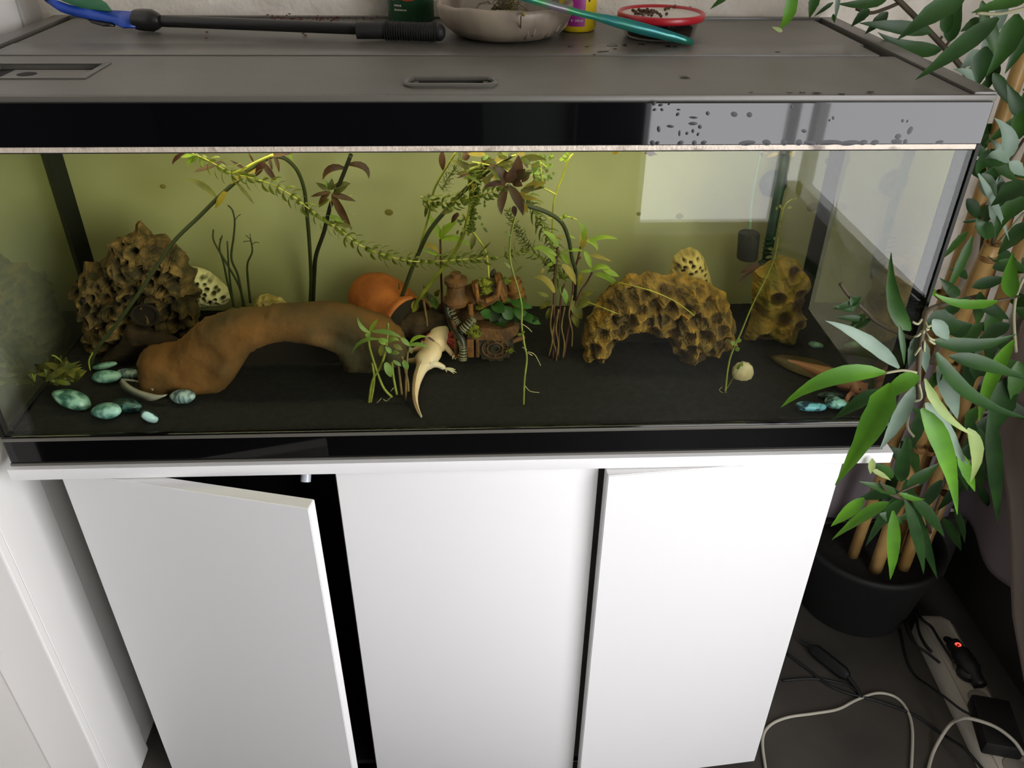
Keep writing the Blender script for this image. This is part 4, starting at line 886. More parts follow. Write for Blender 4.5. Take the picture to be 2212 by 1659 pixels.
p = plant('lime_leaf_plant', 'upright lime green leafed shoot behind the dark stem left of the engine ornament', 'aquatic plant', 953, 690, .24)
stem(p, [(955, 700, .22), (955, 650, .22), (953, 600, .22), (952, 555, .22), (951, 515, .22)], .0022, 'stem_red', r1=.0014)
for L_ in ((951, 516, 921, 455, 17, 'leaf_lime', (944, 490)), (951, 515, 990, 478, 17, 'leaf_lime', (965, 485)), (953, 518, 1016, 532, 15, 'leaf_lime', (985, 505)), (948, 545, 912, 536, 12, 'leaf_yellow', (930, 520)), (950, 552, 907, 536, 7, 'leaf_lime', (930, 545)), (952, 515, 960, 483, 6, 'leaf_lime', None), (945, 655, 905, 640, 18, 'leaf_olive', (915, 630)), (898, 648, 895, 675, 19, 'leaf_yellow', None), (935, 640, 943, 668, 18, 'leaf_fresh', None), (925, 650, 915, 615, 10, 'leaf_olive', None), (940, 640, 950, 625, 12, 'leaf_olive', None)):
    leaf(p, *L_[:5], .215, L_[5], mid=L_[6])
stem(p, [(925, 715, .2), (920, 680, .2), (915, 650, .2)], .002, 'stem_brown')

# front plant beside the axolotl
p = plant('leafy_plant', 'fresh green leafy plant in the foreground just left of the white axolotl', 'aquatic plant', 850, 860, .08)
for pl in ([(798, 716), (797, 743), (808, 783), (827, 835), (847, 858)], [(838, 698), (835, 743), (824, 788), (804, 824), (795, 888)], [(882, 745), (878, 797), (876, 864)], [(847, 783), (850, 815), (857, 852)], [(860, 786), (864, 820), (868, 852)], [(804, 784), (808, 812), (806, 840), (798, 880)], [(868, 770), (880, 820), (882, 845)]):
    stem(p, [(x, y, .07) for x, y in pl], .0017, 'stem_green' if pl[0][0] < 860 else 'stem_brown', r1=.0019)
for L_ in ((798, 718, 772, 684, 10, 'leaf_fresh', (776, 710)), (799, 716, 817, 688, 10, 'leaf_lime', None), (796, 720, 793, 729, 14, 'leaf_fresh', None), (816, 732, 760, 763, 10, 'leaf_fresh', (776, 728)), (804, 716, 868, 730, 12, 'leaf_fresh', (840, 712)), (882, 747, 928, 754, 10, 'leaf_fresh', (910, 738)), (886, 742, 924, 728, 10, 'leaf_lime', (898, 722)), (924, 728, 940, 738, 6, 'leaf_dark_red', None), (866, 730, 886, 748, 12, 'leaf_fresh', None), (838, 738, 815, 732, 11, 'leaf_fresh', None), (838, 740, 862, 736, 12, 'leaf_fresh', (850, 726)), (845, 762, 832, 748, 12, 'leaf_fresh', None), (826, 745, 822, 770, 14, 'leaf_moss', None), (872, 778, 881, 799, 15, 'leaf_fresh', None), (833, 783, 845, 815, 20, 'leaf_fresh', None), (849, 779, 868, 791, 9, 'leaf_fresh', None), (860, 760, 845, 765, 12, 'leaf_fresh', None), (885, 750, 890, 764, 12, 'leaf_olive', None), (850, 745, 870, 756, 12, 'leaf_moss', None), (818, 735, 834, 745, 10, 'leaf_lime', None)):
    leaf(p, *L_[:5], .065, L_[5], mid=L_[6])
for pl in ([(846, 856), (835, 866), (828, 862)], [(844, 845), (850, 838)], [(800, 876), (812, 872), (824, 860)], [(845, 762), (852, 766), (862, 762)]): stem(p, [(x, y, .068) for x, y in pl], .0005, 'root_pale', name='root')

# right stem with small leaves
p = plant('creeping_stem', 'slender stem with small leaf pairs leaning across the amber rock down to the seashell', 'aquatic plant', 1568, 848, .08)
stem(p, [(1567, 846, .08), (1572, 800, .10), (1580, 765, .115), (1600, 720, .13), (1625, 660, .15), (1655, 600, .16), (1672, 560, .165), (1680, 520, .17), (1686, 480, .17), (1695, 445, .17), (1712, 430, .17), (1720, 430, .17)], .0015, 'stem_green', r1=.0006)
for x, y, s_ in ((1690, 445, 8), (1694, 450, 8), (1682, 450, 7), (1703, 448, 8), (1695, 468, 10), (1685, 478, 8), (1688, 495, 8), (1681, 505, 9), (1678, 515, 8), (1685, 524, 9), (1674, 538, 16), (1665, 545, 13), (1690, 540, 16), (1655, 555, 14), (1718, 429, 8)):
    leaf(p, x-2, y+2, x+(s_ if x % 2 else -s_), y-1, 7, .168, 'leaf_olive', prof='oval', seg=4)
for x, y, x2, y2, w in ((1590, 738, 1602, 734, 10), (1588, 757, 1598, 752, 10), (1588, 745, 1578, 738, 9), (1600, 785, 1592, 800, 7), (1598, 795, 1590, 812, 8), (1594, 800, 1602, 796, 6), (1604, 792, 1600, 782, 6)): leaf(p, x, y, x2, y2, w, .115, 'leaf_fresh', prof='oval', seg=4)
stem(p, [(1606, 780, .11), (1597, 795, .105), (1585, 815, .10), (1570, 840, .085)], .0005, 'stem_green', name='twig')
stem(p, [(1570, 848, .08), (1560, 848, .08), (1554, 842, .08), (1560, 836, .08)], .0004, 'root_pale', name='root')
leaf(p, 1640, 570, 1600, 590, 14, .16, 'leaf_dark_red'); leaf(p, 1640, 575, 1596, 612, 9, .16, 'leaf_dark_red', mid=(1606, 592))

# mossy clump bottom left
p = plant('mossy_plant', 'low clump of olive green mossy leaves in the front left corner behind the pebbles', 'aquatic plant', 130, 820, .10)
cc = sand(130, 812, .0)
for i in range(46):
    a = random.uniform(0, 2*pi); r = random.random()**.6
    bx = 130+random.uniform(-35, 35); by = 822+random.uniform(-12, 6); tx = 130+cos(a)*r*62; ty = 800+sin(a)*r*34
    y = .105+random.uniform(-.02, .02); leaf(p, bx, by, tx, ty, random.uniform(10, 17), y, random.choice(['leaf_moss', 'leaf_moss', 'leaf_elodea', 'leaf_olive']), prof='oval', bend=random.uniform(0, .3), seg=4)
for pl in ([(140, 815), (135, 785), (120, 770), (112, 768)], [(143, 808), (125, 795), (112, 792)], [(74, 828), (70, 810), (60, 802)], [(74, 828), (76, 808)], [(195, 800), (192, 780), (200, 762)]): stem(p, [(x, y, .10) for x, y in pl], .0011, 'stem_green')

p = plant('floating_tangle', 'dense tangle of brown and olive leaves pressed under the hood at the centre', 'aquatic plant', 1090, 360, .14)
random.seed(17)
for i in range(64):
    bx, by = random.uniform(1000, 1165), random.uniform(330, 385); a = random.uniform(-.4, pi+.4); ln = random.uniform(16, 42)
    leaf(p, bx, by, bx+cos(a)*ln, max(326, by+sin(a)*ln*.8), random.uniform(7, 17), random.uniform(.12, .2), random.choice(['leaf_dark_red', 'leaf_olive', 'leaf_olive', 'leaf_elodea', 'leaf_moss', 'leaf_yellow', 'leaf_fresh']), seg=4)
for x0, y0, x1, y1 in ((1010, 402, 1080, 350), (1080, 350, 1115, 335), (1020, 350, 1100, 372), (1140, 340, 1180, 360), (1165, 345, 1172, 395), (1150, 400, 1200, 420)):
    stem(p, [(x0, y0, .15), ((x0+x1)/2, (y0+y1)/2-3, .15), (x1, y1, .15)], .0012, 'stem_yellow')
for i in range(34):
    bx, by = random.uniform(1155, 1195), random.uniform(332, 400); leaf(p, bx, by, bx+random.uniform(-9, 9), by+random.uniform(3, 9), 8, .15, random.choice(['leaf_lime', 'leaf_fresh', 'leaf_elodea']), prof='oval', seg=3)
for i in range(26):
    bx, by = random.uniform(985, 1050), random.uniform(430, 500); leaf(p, bx, by, bx+random.uniform(-12, 12), by+random.uniform(2, 14), random.uniform(4, 9), .17, random.choice(['leaf_elodea', 'leaf_fine', 'leaf_moss']), prof='oval', seg=3)
p = plant('floating_debris', 'brown leaf debris floating under the hood above the amber rock', 'plant debris', 1680, 330, .15)
for i in range(16):
    bx, by = random.choice([random.uniform(1335, 1400), random.uniform(1610, 1735)]), random.uniform(322, 332); leaf(p, bx, by, bx+random.uniform(-26, 26), by+random.uniform(0, 10), random.uniform(4, 12), .12, random.choice(['leaf_dark_red', 'leaf_yellow']), seg=3)
# ================================================================== filter gear
mat('pipe_green', '2f5c48', .3, '224436', 30, trans=.25); mat('sucker_grey', '34423c', .5); mat('air_stone', '17181a', .75, '222427', 80, bump=.4, bscale=500); mat('air_tube', '9fb8a0', .2, trans=.5)
t = thing('intake_pipe', 'green filter intake pipe held by a round suction cup at the back right', 'pipe', at(1670, 480, .30))
MB().tube([at(1697, 318, .305), at(1685, 400, .305), at(1668, 490, .305), at(1652, 585, .305)], .0078, 14).build('pipe', 'pipe_green', t, smooth='all')
c = at(1673, 399, .322); MB().lathe([(0, -.004), (.012, -.004), (.0215, .003), (.0222, .0055), (0, .0055)], c, (0, 1, 0), n=30).build('suction_cup', 'sucker_grey', t)
MB().lathe([(0, -.012), (.011, -.010), (.0125, .0), (.0115, .020), (.008, .024), (0, .025)], at(1646, 592, .300), (.02, -.1, 1), n=18).build('strainer', 'sucker_grey', t)
for py in (515, 525, 535, 545): 
    q = at(1661-(py-515)*.18, py, .296); MB().tube([q+Vector((-.0075, 0, 0)), q+Vector((0, -.003, 0)), q+Vector((.0075, 0, 0))], .0012, 5).build('pipe_slot', 'pipe_green', t)
t = thing('air_stone', 'black cylinder air stone hanging left of the green intake pipe', 'air stone', at(1617, 530, .24))
ca, cb = at(1619, 494, .24), at(1614, 558, .24)
MB().lathe([(0, 0), (.0150, 0), (.0160, .002), (.0160, .040), (.0150, .042), (0, .042)], cb, (ca-cb), n=24).build('stone', 'air_stone', t)
MB().tube([ca, at(1620, 476, .24)], .0028, 8).build('nozzle', 'air_tube', t); MB().tube(spline([at(1620, 478, .24), at(1625, 420, .245), at(1640, 340, .25), at(1643, 315, .25)]), .0020, 8).build('air_line', 'air_tube', t)
# ================================================================== things on the lid
LT = .4848
mat('grip_black', '141413', .6, bump=.2, bscale=400); mat('pole_black', '1e1d1b', .35); mat('scoop_blue', '1f46a8', .4, '2a55bd', 12); mat('scoop_green', '2f6a48', .5)
def B(px, py, z): return atz(px, py, z)
t = thing('cleaning_scoop', 'blue and green scoop on a black telescopic pole lying on the back of the lid', 'scoop', (.3, .34, LT))
a, b = B(340, 45, .498), B(775, 62, .498)
MB().tube([a, a.lerp(b, .5), b], .0078, 14).build('pole', 'pole_black', t)
c0, c1 = B(290, 42, .499), B(347, 45, .499)
dd_ = (c1-c0); MB().lathe([(.010, 0), (.0135, .003), (.0145, .014), (.0145, dd_.length*.7), (.0115, dd_.length*.88), (.0075, dd_.length), (0, dd_.length)], c0, dd_, n=10).build('locking_collar', 'pole_black', t)
g0, g1, g2 = B(770, 66, .497), B(832, 66, .497), B(948, 70, .497)
MB().tube([g0, g1], .0108, 12).build('grip_sleeve', 'grip_black', t)
MB().tube([g1, g1.lerp(g2, .9), g2], [.0108, .0118, .0095], 14).build('grip', 'grip_black', t)
MB().blob(g2, (.0095, .0115, .0115), 2).build('grip_end', 'grip_black', t)
for i in range(21):
    q = g1.lerp(g2, (i+.3)/21.5); MB().lathe([(.0108, -.0011), (.0128, 0), (.0108, .0011)], q, (g2-g1), n=14, close=True).build('grip_rib', 'grip_black', t)
def paddle(pl, thick, m, name):
    mb = MB(); n = len(pl)
    for (ax, ay, az, bx, by, bz) in pl:
        p_, q_ = B(ax, ay, az), B(bx, by, bz); mb.v += [p_, q_, q_+Vector((0, thick, -thick*.5)), p_+Vector((0, thick, -thick*.5))]
    for i in range(n-1):
        for j in range(4): mb.f.append((4*i+j, 4*i+(j+1) % 4, 4*i+4+(j+1) % 4, 4*i+4+j))
    mb.f += [(0, 3, 2, 1), (4*n-4, 4*n-3, 4*n-2, 4*n-1)]; mb.mi = [0]*len(mb.f); return mb.build(name, m, t, smooth='all')
paddle([(292, 25, .505, 292, 58, .492), (262, 23, .506, 262, 58, .492), (235, 22, .507, 240, 48, .494), (190, 20, .509, 205, 42, .497), (150, 10, .514, 160, 34, .500), (110, -4, .522, 125, 22, .508), (85, -20, .532, 100, 5, .516), (60, -40, .545, 80, -15, .53)], .006, 'scoop_blue', 'scoop_frame')
paddle([(240, 21, .509, 240, 24, .507), (228, 5, .517, 215, 22, .508), (200, -12, .525, 180, 18, .510), (170, -25, .532, 150, 8, .516), (140, -40, .54, 120, -5, .523)], .003, 'scoop_green', 'scoop_mesh')
paddle([(250, 45, .494, 245, 56, .4905), (215, 42, .496, 220, 55, .4905), (185, 38, .498, 195, 48, .494)], .004, 'pole_black', 'scoop_foot')

mat('can_green', '1d4a2c', .3, spec=.6); mat('can_print_white', 'e9dcc4', .4); mat('can_print_red', 'b8402e', .4); mat('can_print_pink', 'd39a78', .4); mat('can_rim', '23301f', .35)
c = Vector((.538, .4635, LT-.0005)); t = thing('food_can', 'dark green food can printed with a white axolotl face, behind the pole grip', 'can', c); R_ = .0352
MB().lathe([(.0, 0), (R_-.001, 0), (R_, .002), (R_, .108), (R_-.001, .11), (0, .11)], c, n=40).build('body', 'can_green', t)
MB().lathe([(.0, .11), (R_+.001, .11), (R_+.001, .122), (0, .122)], c, n=40).build('lid', 'can_rim', t)
def wrap(pts, c, R_, m, name, par, thick=.0004):  # flat print wrapped on the can: pts are (angle from -y in m along arc, z)
    mb = MB(); cx = sum(p[0] for p in pts)/len(pts); cz = sum(p[1] for p in pts)/len(pts)
    def q(u, z): a = u/R_; return Vector((c.x+sin(a)*(R_+thick), c.y-cos(a)*(R_+thick), c.z+z))
    mb.v = [q(cx, cz)] + [q(cx+(u-cx)*.5, cz+(z-cz)*.5) for u, z in pts] + [q(u, z) for u, z in pts]; n = len(pts)
    mb.f = [(0, 1+i, 1+(i+1) % n) for i in range(n)] + [(1+i, 1+n+i, 1+n+(i+1) % n, 1+(i+1) % n) for i in range(n)]; mb.mi = [0]*len(mb.f)
    return mb.build(name, m, par, smooth='all')
def ell(cx, cz, a, b, n=20, rot=0): return [(cx+a*cos(2*pi*i/n)*cos(rot)-b*sin(2*pi*i/n)*sin(rot), cz+a*cos(2*pi*i/n)*sin(rot)+b*sin(2*pi*i/n)*cos(rot)) for i in range(n)]
wrap(ell(-.002, .044, .023, .014), c, R_, 'can_print_red', 'printed_chin', t); wrap(ell(-.002, .049, .022, .0145), c, R_+.0003, 'can_print_white', 'printed_face', t)
wrap(ell(-.021, .052, .009, .005, rot=.5), c, R_+.0002, 'can_print_red', 'printed_gill', t); wrap(ell(.018, .052, .009, .005, rot=-.5), c, R_+.0002, 'can_print_red', 'printed_gill', t)
wrap(ell(-.022, .036, .008, .004, rot=.7), c, R_+.0002, 'can_print_pink', 'printed_foot', t)
for u in (-.012, .009): wrap(ell(u, .050, .0016, .0032, 12), c, R_+.0007, 'eye_black', 'printed_eye', t)
for i, (z, w) in enumerate(((.0225, .012), (.0165, .020))):
    u = -.024
    while u < -.024+w:
        wrap([(u, z), (u+.0016, z), (u+.0016, z+.0022), (u, z+.0022)], c, R_+.0002, 'can_print_white', 'printed_letter', t); u += .0026

mat('bowl_stone', '9c8f7c', .45, '75685a', 16, detail=6, bump=.2, bscale=60, stretch=(1, 1, .25), mixpos=(.4, .62)); mat('bowl_inside', 'a79880', .6, '8c7c66', 20)
c = Vector((.677, .338, LT+.0002)); t = thing('bowl', 'round low beige marbled ceramic bowl on the middle of the lid', 'bowl', c)
mb = MB().lathe([(0, .0), (.060, .0), (.072, .004), (.085, .014), (.093, .028), (.0945, .040), (.093, .0435), (.0895, .0435), (.088, .038), (.083, .022), (.070, .012), (0, .010)], c, n=64)
for i, v in enumerate(mb.v):
    a = atan2(v.y-c.y, v.x-c.x)
    if v.z > c.z+.02: v.z += .0014*sin(a*3+1) + .0006*sin(a*11)
    v.x += .0007*noise.noise(Vector((cos(a)*3, sin(a)*3, v.z*20)))
mb.build('bowl_body', 'bowl_stone', t, smooth='all')
mat('bowl_streak', 'b3a896', .4)
for i in range(9):
    a0 = -1.42+i*.15+random.uniform(-.04, .04); mb = MB(); P = []
    for j in range(8):
        h = .006+.033*j/7; rr_ = {0: .0765}.get(j, .0765+(.0945-.0765)*min(1, (j/7)**.55)) ; a = a0+.22*(j/7)**1.5*(i/12); P.append(c+Vector((cos(a)*(rr_+.0002), sin(a)*(rr_+.0002), h)))
    P = P[random.randint(0, 2):random.randint(5, 8)]; mb.tube(P, .0003+.0003*(i % 3), 5); mb.build('streak', 'bowl_streak', t, smooth='all')
mat('stick_grey', '7f7668', .7); mat('dry_weed', '3f3a22', .8, '6a6032', 40)
s0, s1 = B(1008, 26, .514), B(1032, -14, .535); d_ = Vector((.010, .003, 0))
tag(MB().prism([s0-d_, s0+d_, s1+d_, s1-d_], (0, .003, .002)).build('wooden_spatula', 'stick_grey', smooth=False, loc=s0), 'flat grey spatula stick standing in the left of the bowl', 'spatula')
s0, s1 = B(1040, 29, .514), B(1052, 14, .520)
tag(MB().prism([s0-d_*.9, s0+d_*.9, s1+d_*.9, s1-d_*.9], (0, .003, .002)).build('bark_chip', 'stick_grey', smooth=False, loc=s0), 'short dark bark chip in the bowl right of the spatula stick', 'bark chip')
mb = MB(); q = B(1095, 26, .508)
random.seed(3)
for i in range(70):
    a = q+Vector((random.gauss(0, .012), random.gauss(0, .008), random.uniform(-.006, .004))); mb.tube([a, a+Vector((random.gauss(0, .006), random.gauss(0, .004), random.uniform(.002, .013))), a+Vector((random.gauss(0, .010), random.gauss(0, .005), random.uniform(.002, .020)))], .0006, 4)
for i in range(26):
    a = B(1080, 12, .520)+Vector((random.gauss(0, .004), random.gauss(0, .004), random.uniform(-.006, .012))); mb.tube([a, a+Vector((random.gauss(0, .006), random.gauss(0, .003), random.gauss(.003, .004)))], .0007, 4)
tag(mb.build('dried_weed', 'dry_weed', loc=q), 'tangle of dried dark water weed inside the bowl', 'dried weed', kind='stuff')
tag(MB().tube(spline([B(1128, 28, .527), B(1126, 35, .5285), B(1125, 42, .522), B(1125, 72, .500)]), .0008, 5).build('weed_strand', 'dry_weed', smooth='all', loc=B(1128, 28, .527)), 'thin weed strand hanging over the front rim of the bowl', 'dried weed')
tag(MB().blob(B(1131, 31, .527), (.0022, .002, .0028), 2).build('seed', 'leaf_yellow', smooth='all', loc=B(1131, 31, .527)), 'tiny yellow seed on the front rim of the bowl', 'seed')

mat('yellow_plastic', 'd8bd1c', .35, spec=.6); mat('label_magenta', '96287c', .4); mat('label_pink', 'b06a9a', .5)
c = Vector((.783, .380, LT)); t = thing('food_canister', 'yellow fish food canister with a magenta label, behind the bowl', 'canister', c); R_ = .0275
MB().lathe([(.0, 0), (R_-.003, 0), (R_, .004), (R_, .085), (R_-.003, .09), (0, .09)], c, n=40).build('body', 'yellow_plastic', t)
def lab(u0, u1, z0, z1, m, name, dR=.0002):
    mb = MB(); n = 12
    for i in range(n+1):
        a = (u0+(u1-u0)*i/n)/R_
        for z in (z0, z1): mb.v.append(Vector((c.x+sin(a)*(R_+dR), c.y-cos(a)*(R_+dR), c.z+z)))
    mb.f = [(2*i, 2*i+2, 2*i+3, 2*i+1) for i in range(n)]; mb.mi = [0]*n; return mb.build(name, m, t, smooth='all')
lab(-.016, .0085, .008, .046, 'label_magenta', 'label'); lab(-.016, .0085, .046, .075, 'label_pink', 'label.001')
mat('print_white', 'f4eef2', .4); mat('print_black', '1a1a14', .5)
def text(s_, u, z, size, m, par, c, R_, name='lettering', rot=0):
    mbt = MB()
    for k_, chx in enumerate(s_):
        if chx == ' ': continue
        cu = bpy.data.curves.new('glyph', 'FONT'); cu.body = chx; cu.size = size; cu.extrude = .00005; cu.align_x = 'CENTER'; cu.materials.append(MATS[m])
        o = bpy.data.objects.new('glyph', cu); a = (u+(k_-(len(s_)-1)/2)*size*.62)/R_; me = bpy.data.meshes.new_from_object(o)
        M = Matrix.Translation(Vector((c.x+sin(a)*(R_+.0006), c.y-cos(a)*(R_+.0006), c.z+z))) @ Matrix.Rotation(a, 4, 'Z') @ Matrix.Rotation(pi/2, 4, 'X')
        mbt.add([M @ v.co for v in me.vertices], [tuple(p.vertices) for p in me.polygons]); bpy.data.objects.remove(o)
    mbt.build(name, m, par, smooth=False)
text('GRAN', -.0035, .0445, .0065, 'print_white', t, c, R_); text('8-20cm', -.0035, .0145, .0046, 'print_white', t, c, R_)
for k_ in range(6): lab(.0125, .0155, .040+k_*.006, .043+k_*.006, 'print_black', 'printed_mark')
for u0, w in ((-.010, .012),):
    P = []
    for i in range(25):
        a = 2*pi*i/24; u = u0+.0075+cos(a)*.0055 + (.0 if cos(a) < .8 else .002); z = .0255+sin(a)*.0028*(1 if cos(a) < .6 else -.8); an = u/R_; P.append(Vector((c.x+sin(an)*(R_+.0006), c.y-cos(an)*(R_+.0006), c.z+z)))
    MB().tube(P, .0003, 4).build('printed_fish', 'print_white', t)
    P = [Vector((c.x+sin(u/R_)*(R_+.0006), c.y-cos(u/R_)*(R_+.0006), c.z+z)) for u, z in ((-.0085, .0275), (-.011, .029), (-.0105, .0235), (-.008, .0248))]; MB().tube(P, .0003, 4).build('printed_fish_tail', 'print_white', t)

mat('rainbow_metal', '2f6a64', .25, metal=.35)
m_ = MATS['rainbow_metal']; N = m_.node_tree.nodes; Lk = m_.node_tree.links; g = N.new('ShaderNodeTexNoise'); g.inputs['Scale'].default_value = 14
rp = N.new('ShaderNodeValToRGB'); e_ = rp.color_ramp.elements; e_[0].position = .35; e_[0].color = lin('2b7d86'); e_[1].position = .62; e_[1].color = lin('3f8a52'); x_ = e_.new(.75); x_.color = lin('8a6a86')
tc = N.new('ShaderNodeTexCoord'); Lk.new(tc.outputs['Object'], g.inputs['Vector']); Lk.new(g.outputs['Fac'], rp.inputs[0]); Lk.new(rp.outputs[0], N['Principled BSDF'].inputs['Base Color'])
pl = [(1498, 92, .258, 9), (1480, 87, .257, 15), (1440, 76, .256, 19), (1390, 63, .254, 22), (1345, 51, .252, 21), (1310, 42, .250, 17), (1285, 36, .249, 13), (1250, 28, .247, 13), (1200, 14, .244, 15), (1150, -1, .24, 15), (1100, -16, .236, 15)]
mb = MB(); n = len(pl)
for px, py, z, w in pl:
    q = at(px, py, z); k_ = pk(q); s_ = Vector((.12, .25, .96)).normalized()*w*k_*.55
    mb.v += [q-s_, q+s_, q+s_+Vector((0, .0022, 0)), q-s_+Vector((0, .0022, 0))]
for i in range(n-1):
    for j in range(4): mb.f.append((4*i+j, 4*i+(j+1) % 4, 4*i+4+(j+1) % 4, 4*i+4+j))
mb.f += [(0, 3, 2, 1), (4*n-4, 4*n-3, 4*n-2, 4*n-1)]; mb.mi = [0]*len(mb.f)
tag(mb.build('spatula_tongs', 'rainbow_metal', smooth='all', loc=at(1498, 92, .258)), 'rainbow coated metal tongs leaning from the bowl rim down onto the lid', 'tongs')

mat('tub_red', 'b01c28', .35, spec=.6); mat('tub_white', 'cfcac0', .5); glass_mat('tub_clear', (.62, .60, .58), 1, base=.08, rough=.08); mat('pellet_brown', '4a3524', .85, '60482f', 60)
c = Vector((.8945, .331, LT)); t = thing('pellet_tub', 'clear tub with a red rimmed white lid, right of the tongs', 'tub', c)
MB().lathe([(0, .0), (.046, 0), (.049, .003), (.0535, .024)], c, n=40, close=True).build('tub_body', 'tub_clear', t, smooth='all')
MB().lathe([(0, .002), (.044, .002), (.046, .012), (0, .013)], c, n=32).build('tub_contents', 'driftwood', t)
mb = MB().lathe([(.0525, .0225), (.0590, .0225), (.0605, .025), (.0605, .0305), (.0585, .0325), (.0560, .0315), (.0545, .0285)], c, n=56, close=True); mb.build('lid_rim', 'tub_red', t, smooth='all')
mb = MB().lathe([(0, .0288), (.0552, .0288), (.0552, .0255), (0, .0255)], c, n=48); mb.build('lid_disc', 'tub_white', t)
pm = None; random.seed(12); k_ = 0
heap = [(1385+random.gauss(0, 1)*13+8, 24+random.gauss(0, 1)*4.5, random.uniform(0, .0045)) for _ in range(34)] + [(1440, 18, 0), (1445, 17, 0), (1437, 20, 0), (1459, 13, .0), (1457, 15, 0), (1440, 30, 0), (1428, 35, 0), (1491, 17, 0), (1367, 22, 0)]
for px, py, h in heap:
    q = B(px, py, c.z+.0288+.0021+h)
    if pm is None:
        pm = MB().blob(q, (.0024, .0024, .0022), 1, amp=.25, freq=2).build('pellet', 'pellet_brown', smooth='all', loc=q); o = pm
    else:
        o = pm.copy(); COL.objects.link(o); o.location = q
    o.rotation_euler = (random.random()*3, random.random()*3, 0)
    tag(o, 'small brown food pellet on the white lid of the red rimmed tub', 'food pellet', 'brown pellets on the red rimmed tub lid')
# red crumbs and drops
mat('crumb_red', '5e2018', .8)
mb = MB(); random.seed(5)
for i in range(110):
    q = B(random.gauss(680, 60), random.uniform(32, 46), LT+.001); q.y = min(q.y, .475); s_ = random.uniform(.0008, .003)
    mb.tube([q, q+Vector((random.gauss(0, 1)*s_, random.gauss(0, 1)*s_*.6, abs(random.gauss(0, 1))*s_*.5))], random.uniform(.0006, .0012), 4)
for x, y in ((655, 72), (660, 76), (447, 69), (445, 82), (578, 32), (710, 35), (625, 30)):
    q = B(x, y, LT+.001); mb.blob(q, (.0028, .002, .001), 1, amp=.5)
tag(mb.build('red_crumbs', 'crumb_red', loc=(.42, .42, LT)), 'dark red food crumbs scattered along the back edge of the lid', 'crumbs', kind='stuff')
mb = MB(); random.seed(9)
for x, y, w in ((1322, 98, 13), (1310, 110, 6), (1300, 111, 7), (1328, 105, 5), (1294, 112, 4), (1347, 96, 7), (1268, 100, 5), (1234, 100, 9), (1284, 118, 4), (1350, 99, 5), (1622, 199, 5), (1706, 199, 7), (1733, 199, 8), (1764, 200, 11), (1818, 202, 8), (1880, 198, 9), (1480, 165, 12), (1680, 112, 6), (1385, 96, 9), (1450, 100, 14)):
    q = B(x, y, .4851); k_ = pk(q); mb.lathe([(w*k_*.95, 0), (w*k_*.8, .0005), (0, .0007)], q, n=12, squash=.8)
tag(mb.build('water_drops', 'droplet_dark', loc=(.85, .2, LT)), 'dark water drops on the lid right of the bowl', 'water drops', kind='stuff')
# drops and dried marks on the glossy front frame
mat('drip_mark', '1e1e23', .25, spec=.22)
mb = MB(); random.seed(21)
def yfr(px, py, w, h):
    q = at(px, py, -.0037); k_ = pk(q); n = 12; b0 = len(mb.v); mb.v.append(q+Vector((0, -.0002, 0)))
    for i in range(n):
        a = 2*pi*i/n; r = 1+.15*sin(a*2+px); mb.v.append(q+Vector((cos(a)*w*k_*r, 0, sin(a)*h*k_*r)))
    mb.f += [(b0, b0+1+(i+1) % n, b0+1+i) for i in range(n)]; mb.mi += [0]*n
for x, y, w, h in ((1413, 224, 5, 4), (1427, 227, 5, 3), (1445, 225, 3, 2), (1414, 237, 4, 3), (1430, 237, 4, 3), (1464, 247, 4, 4), (1466, 237, 4, 2), (1423, 279, 4, 7), (1448, 273, 8, 3), (1468, 288, 3, 6), (1484, 288, 3, 4), (1497, 283, 3, 5), (1508, 290, 3, 4), (1512, 274, 5, 4), (1497, 267, 9, 4), (1498, 254, 9, 2.5), (1529, 245, 4, 5), (1586, 247, 7, 6), (1619, 248, 7, 5), (1410, 309, 6, 6), (1420, 309, 5, 4), (1470, 309, 7, 5), (1500, 309, 6, 5), (1520, 308, 7, 4), (1614, 309, 20, 5), (1656, 308, 10, 6), (1694, 308, 8, 6), (1726, 308, 8, 6), (1750, 309, 14, 5), (1790, 308, 30, 5), (1835, 309, 22, 6), (1865, 308, 10, 5), (1890, 308, 10, 5), (1937, 306, 11, 6), (1956, 306, 4, 6), (1737, 283, 6, 4), (1711, 231, 3, 4), (1800, 255, 3, 4), (1792, 260, 2, 3), (1950, 261, 3, 4), (1960, 262, 2, 3), (1966, 282, 6, 8), (1940, 295, 8, 5), (2030, 307, 8, 4)): yfr(x, y, w, h)
mf = mb.build('water_marks', 'drip_mark', AQ, smooth=False); tag(mf, kind='stuff')
# ================================================================== artificial bamboo, pot, floor
mat('cane', 'b8945a', .4, '96733c', 10, mixpos=(.4, .65), spec=.5); mat('cane_ring', '7d5a2c', .6); mat('twig_brown', '4c4230', .7); mat('twig_pale', '9c9a78', .6)
mat('bamboo_dark', '22421a', .45, '2e5220', 16, trans=.22); mat('bamboo_mid', '3a6222', .45, '2c4f1c', 16, trans=.28)
mat('bamboo_bright', '6aa52a', .45, '588f2a', 14, trans=.38); mat('bamboo_grey', '6d8270', .5, '7f9482', 14, trans=.18); mat('bamboo_pale', 'a8ba72', .5, '95ab62', 14, trans=.35)
mat('pot_black', '070707', .7, bump=.1, bscale=60); mat('soil', '17120e', .95, bump=.8, bscale=90)
pc = Vector((1.515, .425, FZ))
pot = thing('plant_pot', 'black round plant pot on the floor beside the cabinet', 'plant pot', pc)
MB().lathe([(0, 0), (.118, 0), (.124, .005), (.150, .185), (.158, .19), (.158, .205), (.150, .207), (.145, .19), (.140, .175)], pc, n=48, close=True).build('pot_body', 'pot_black', pot, smooth='all')
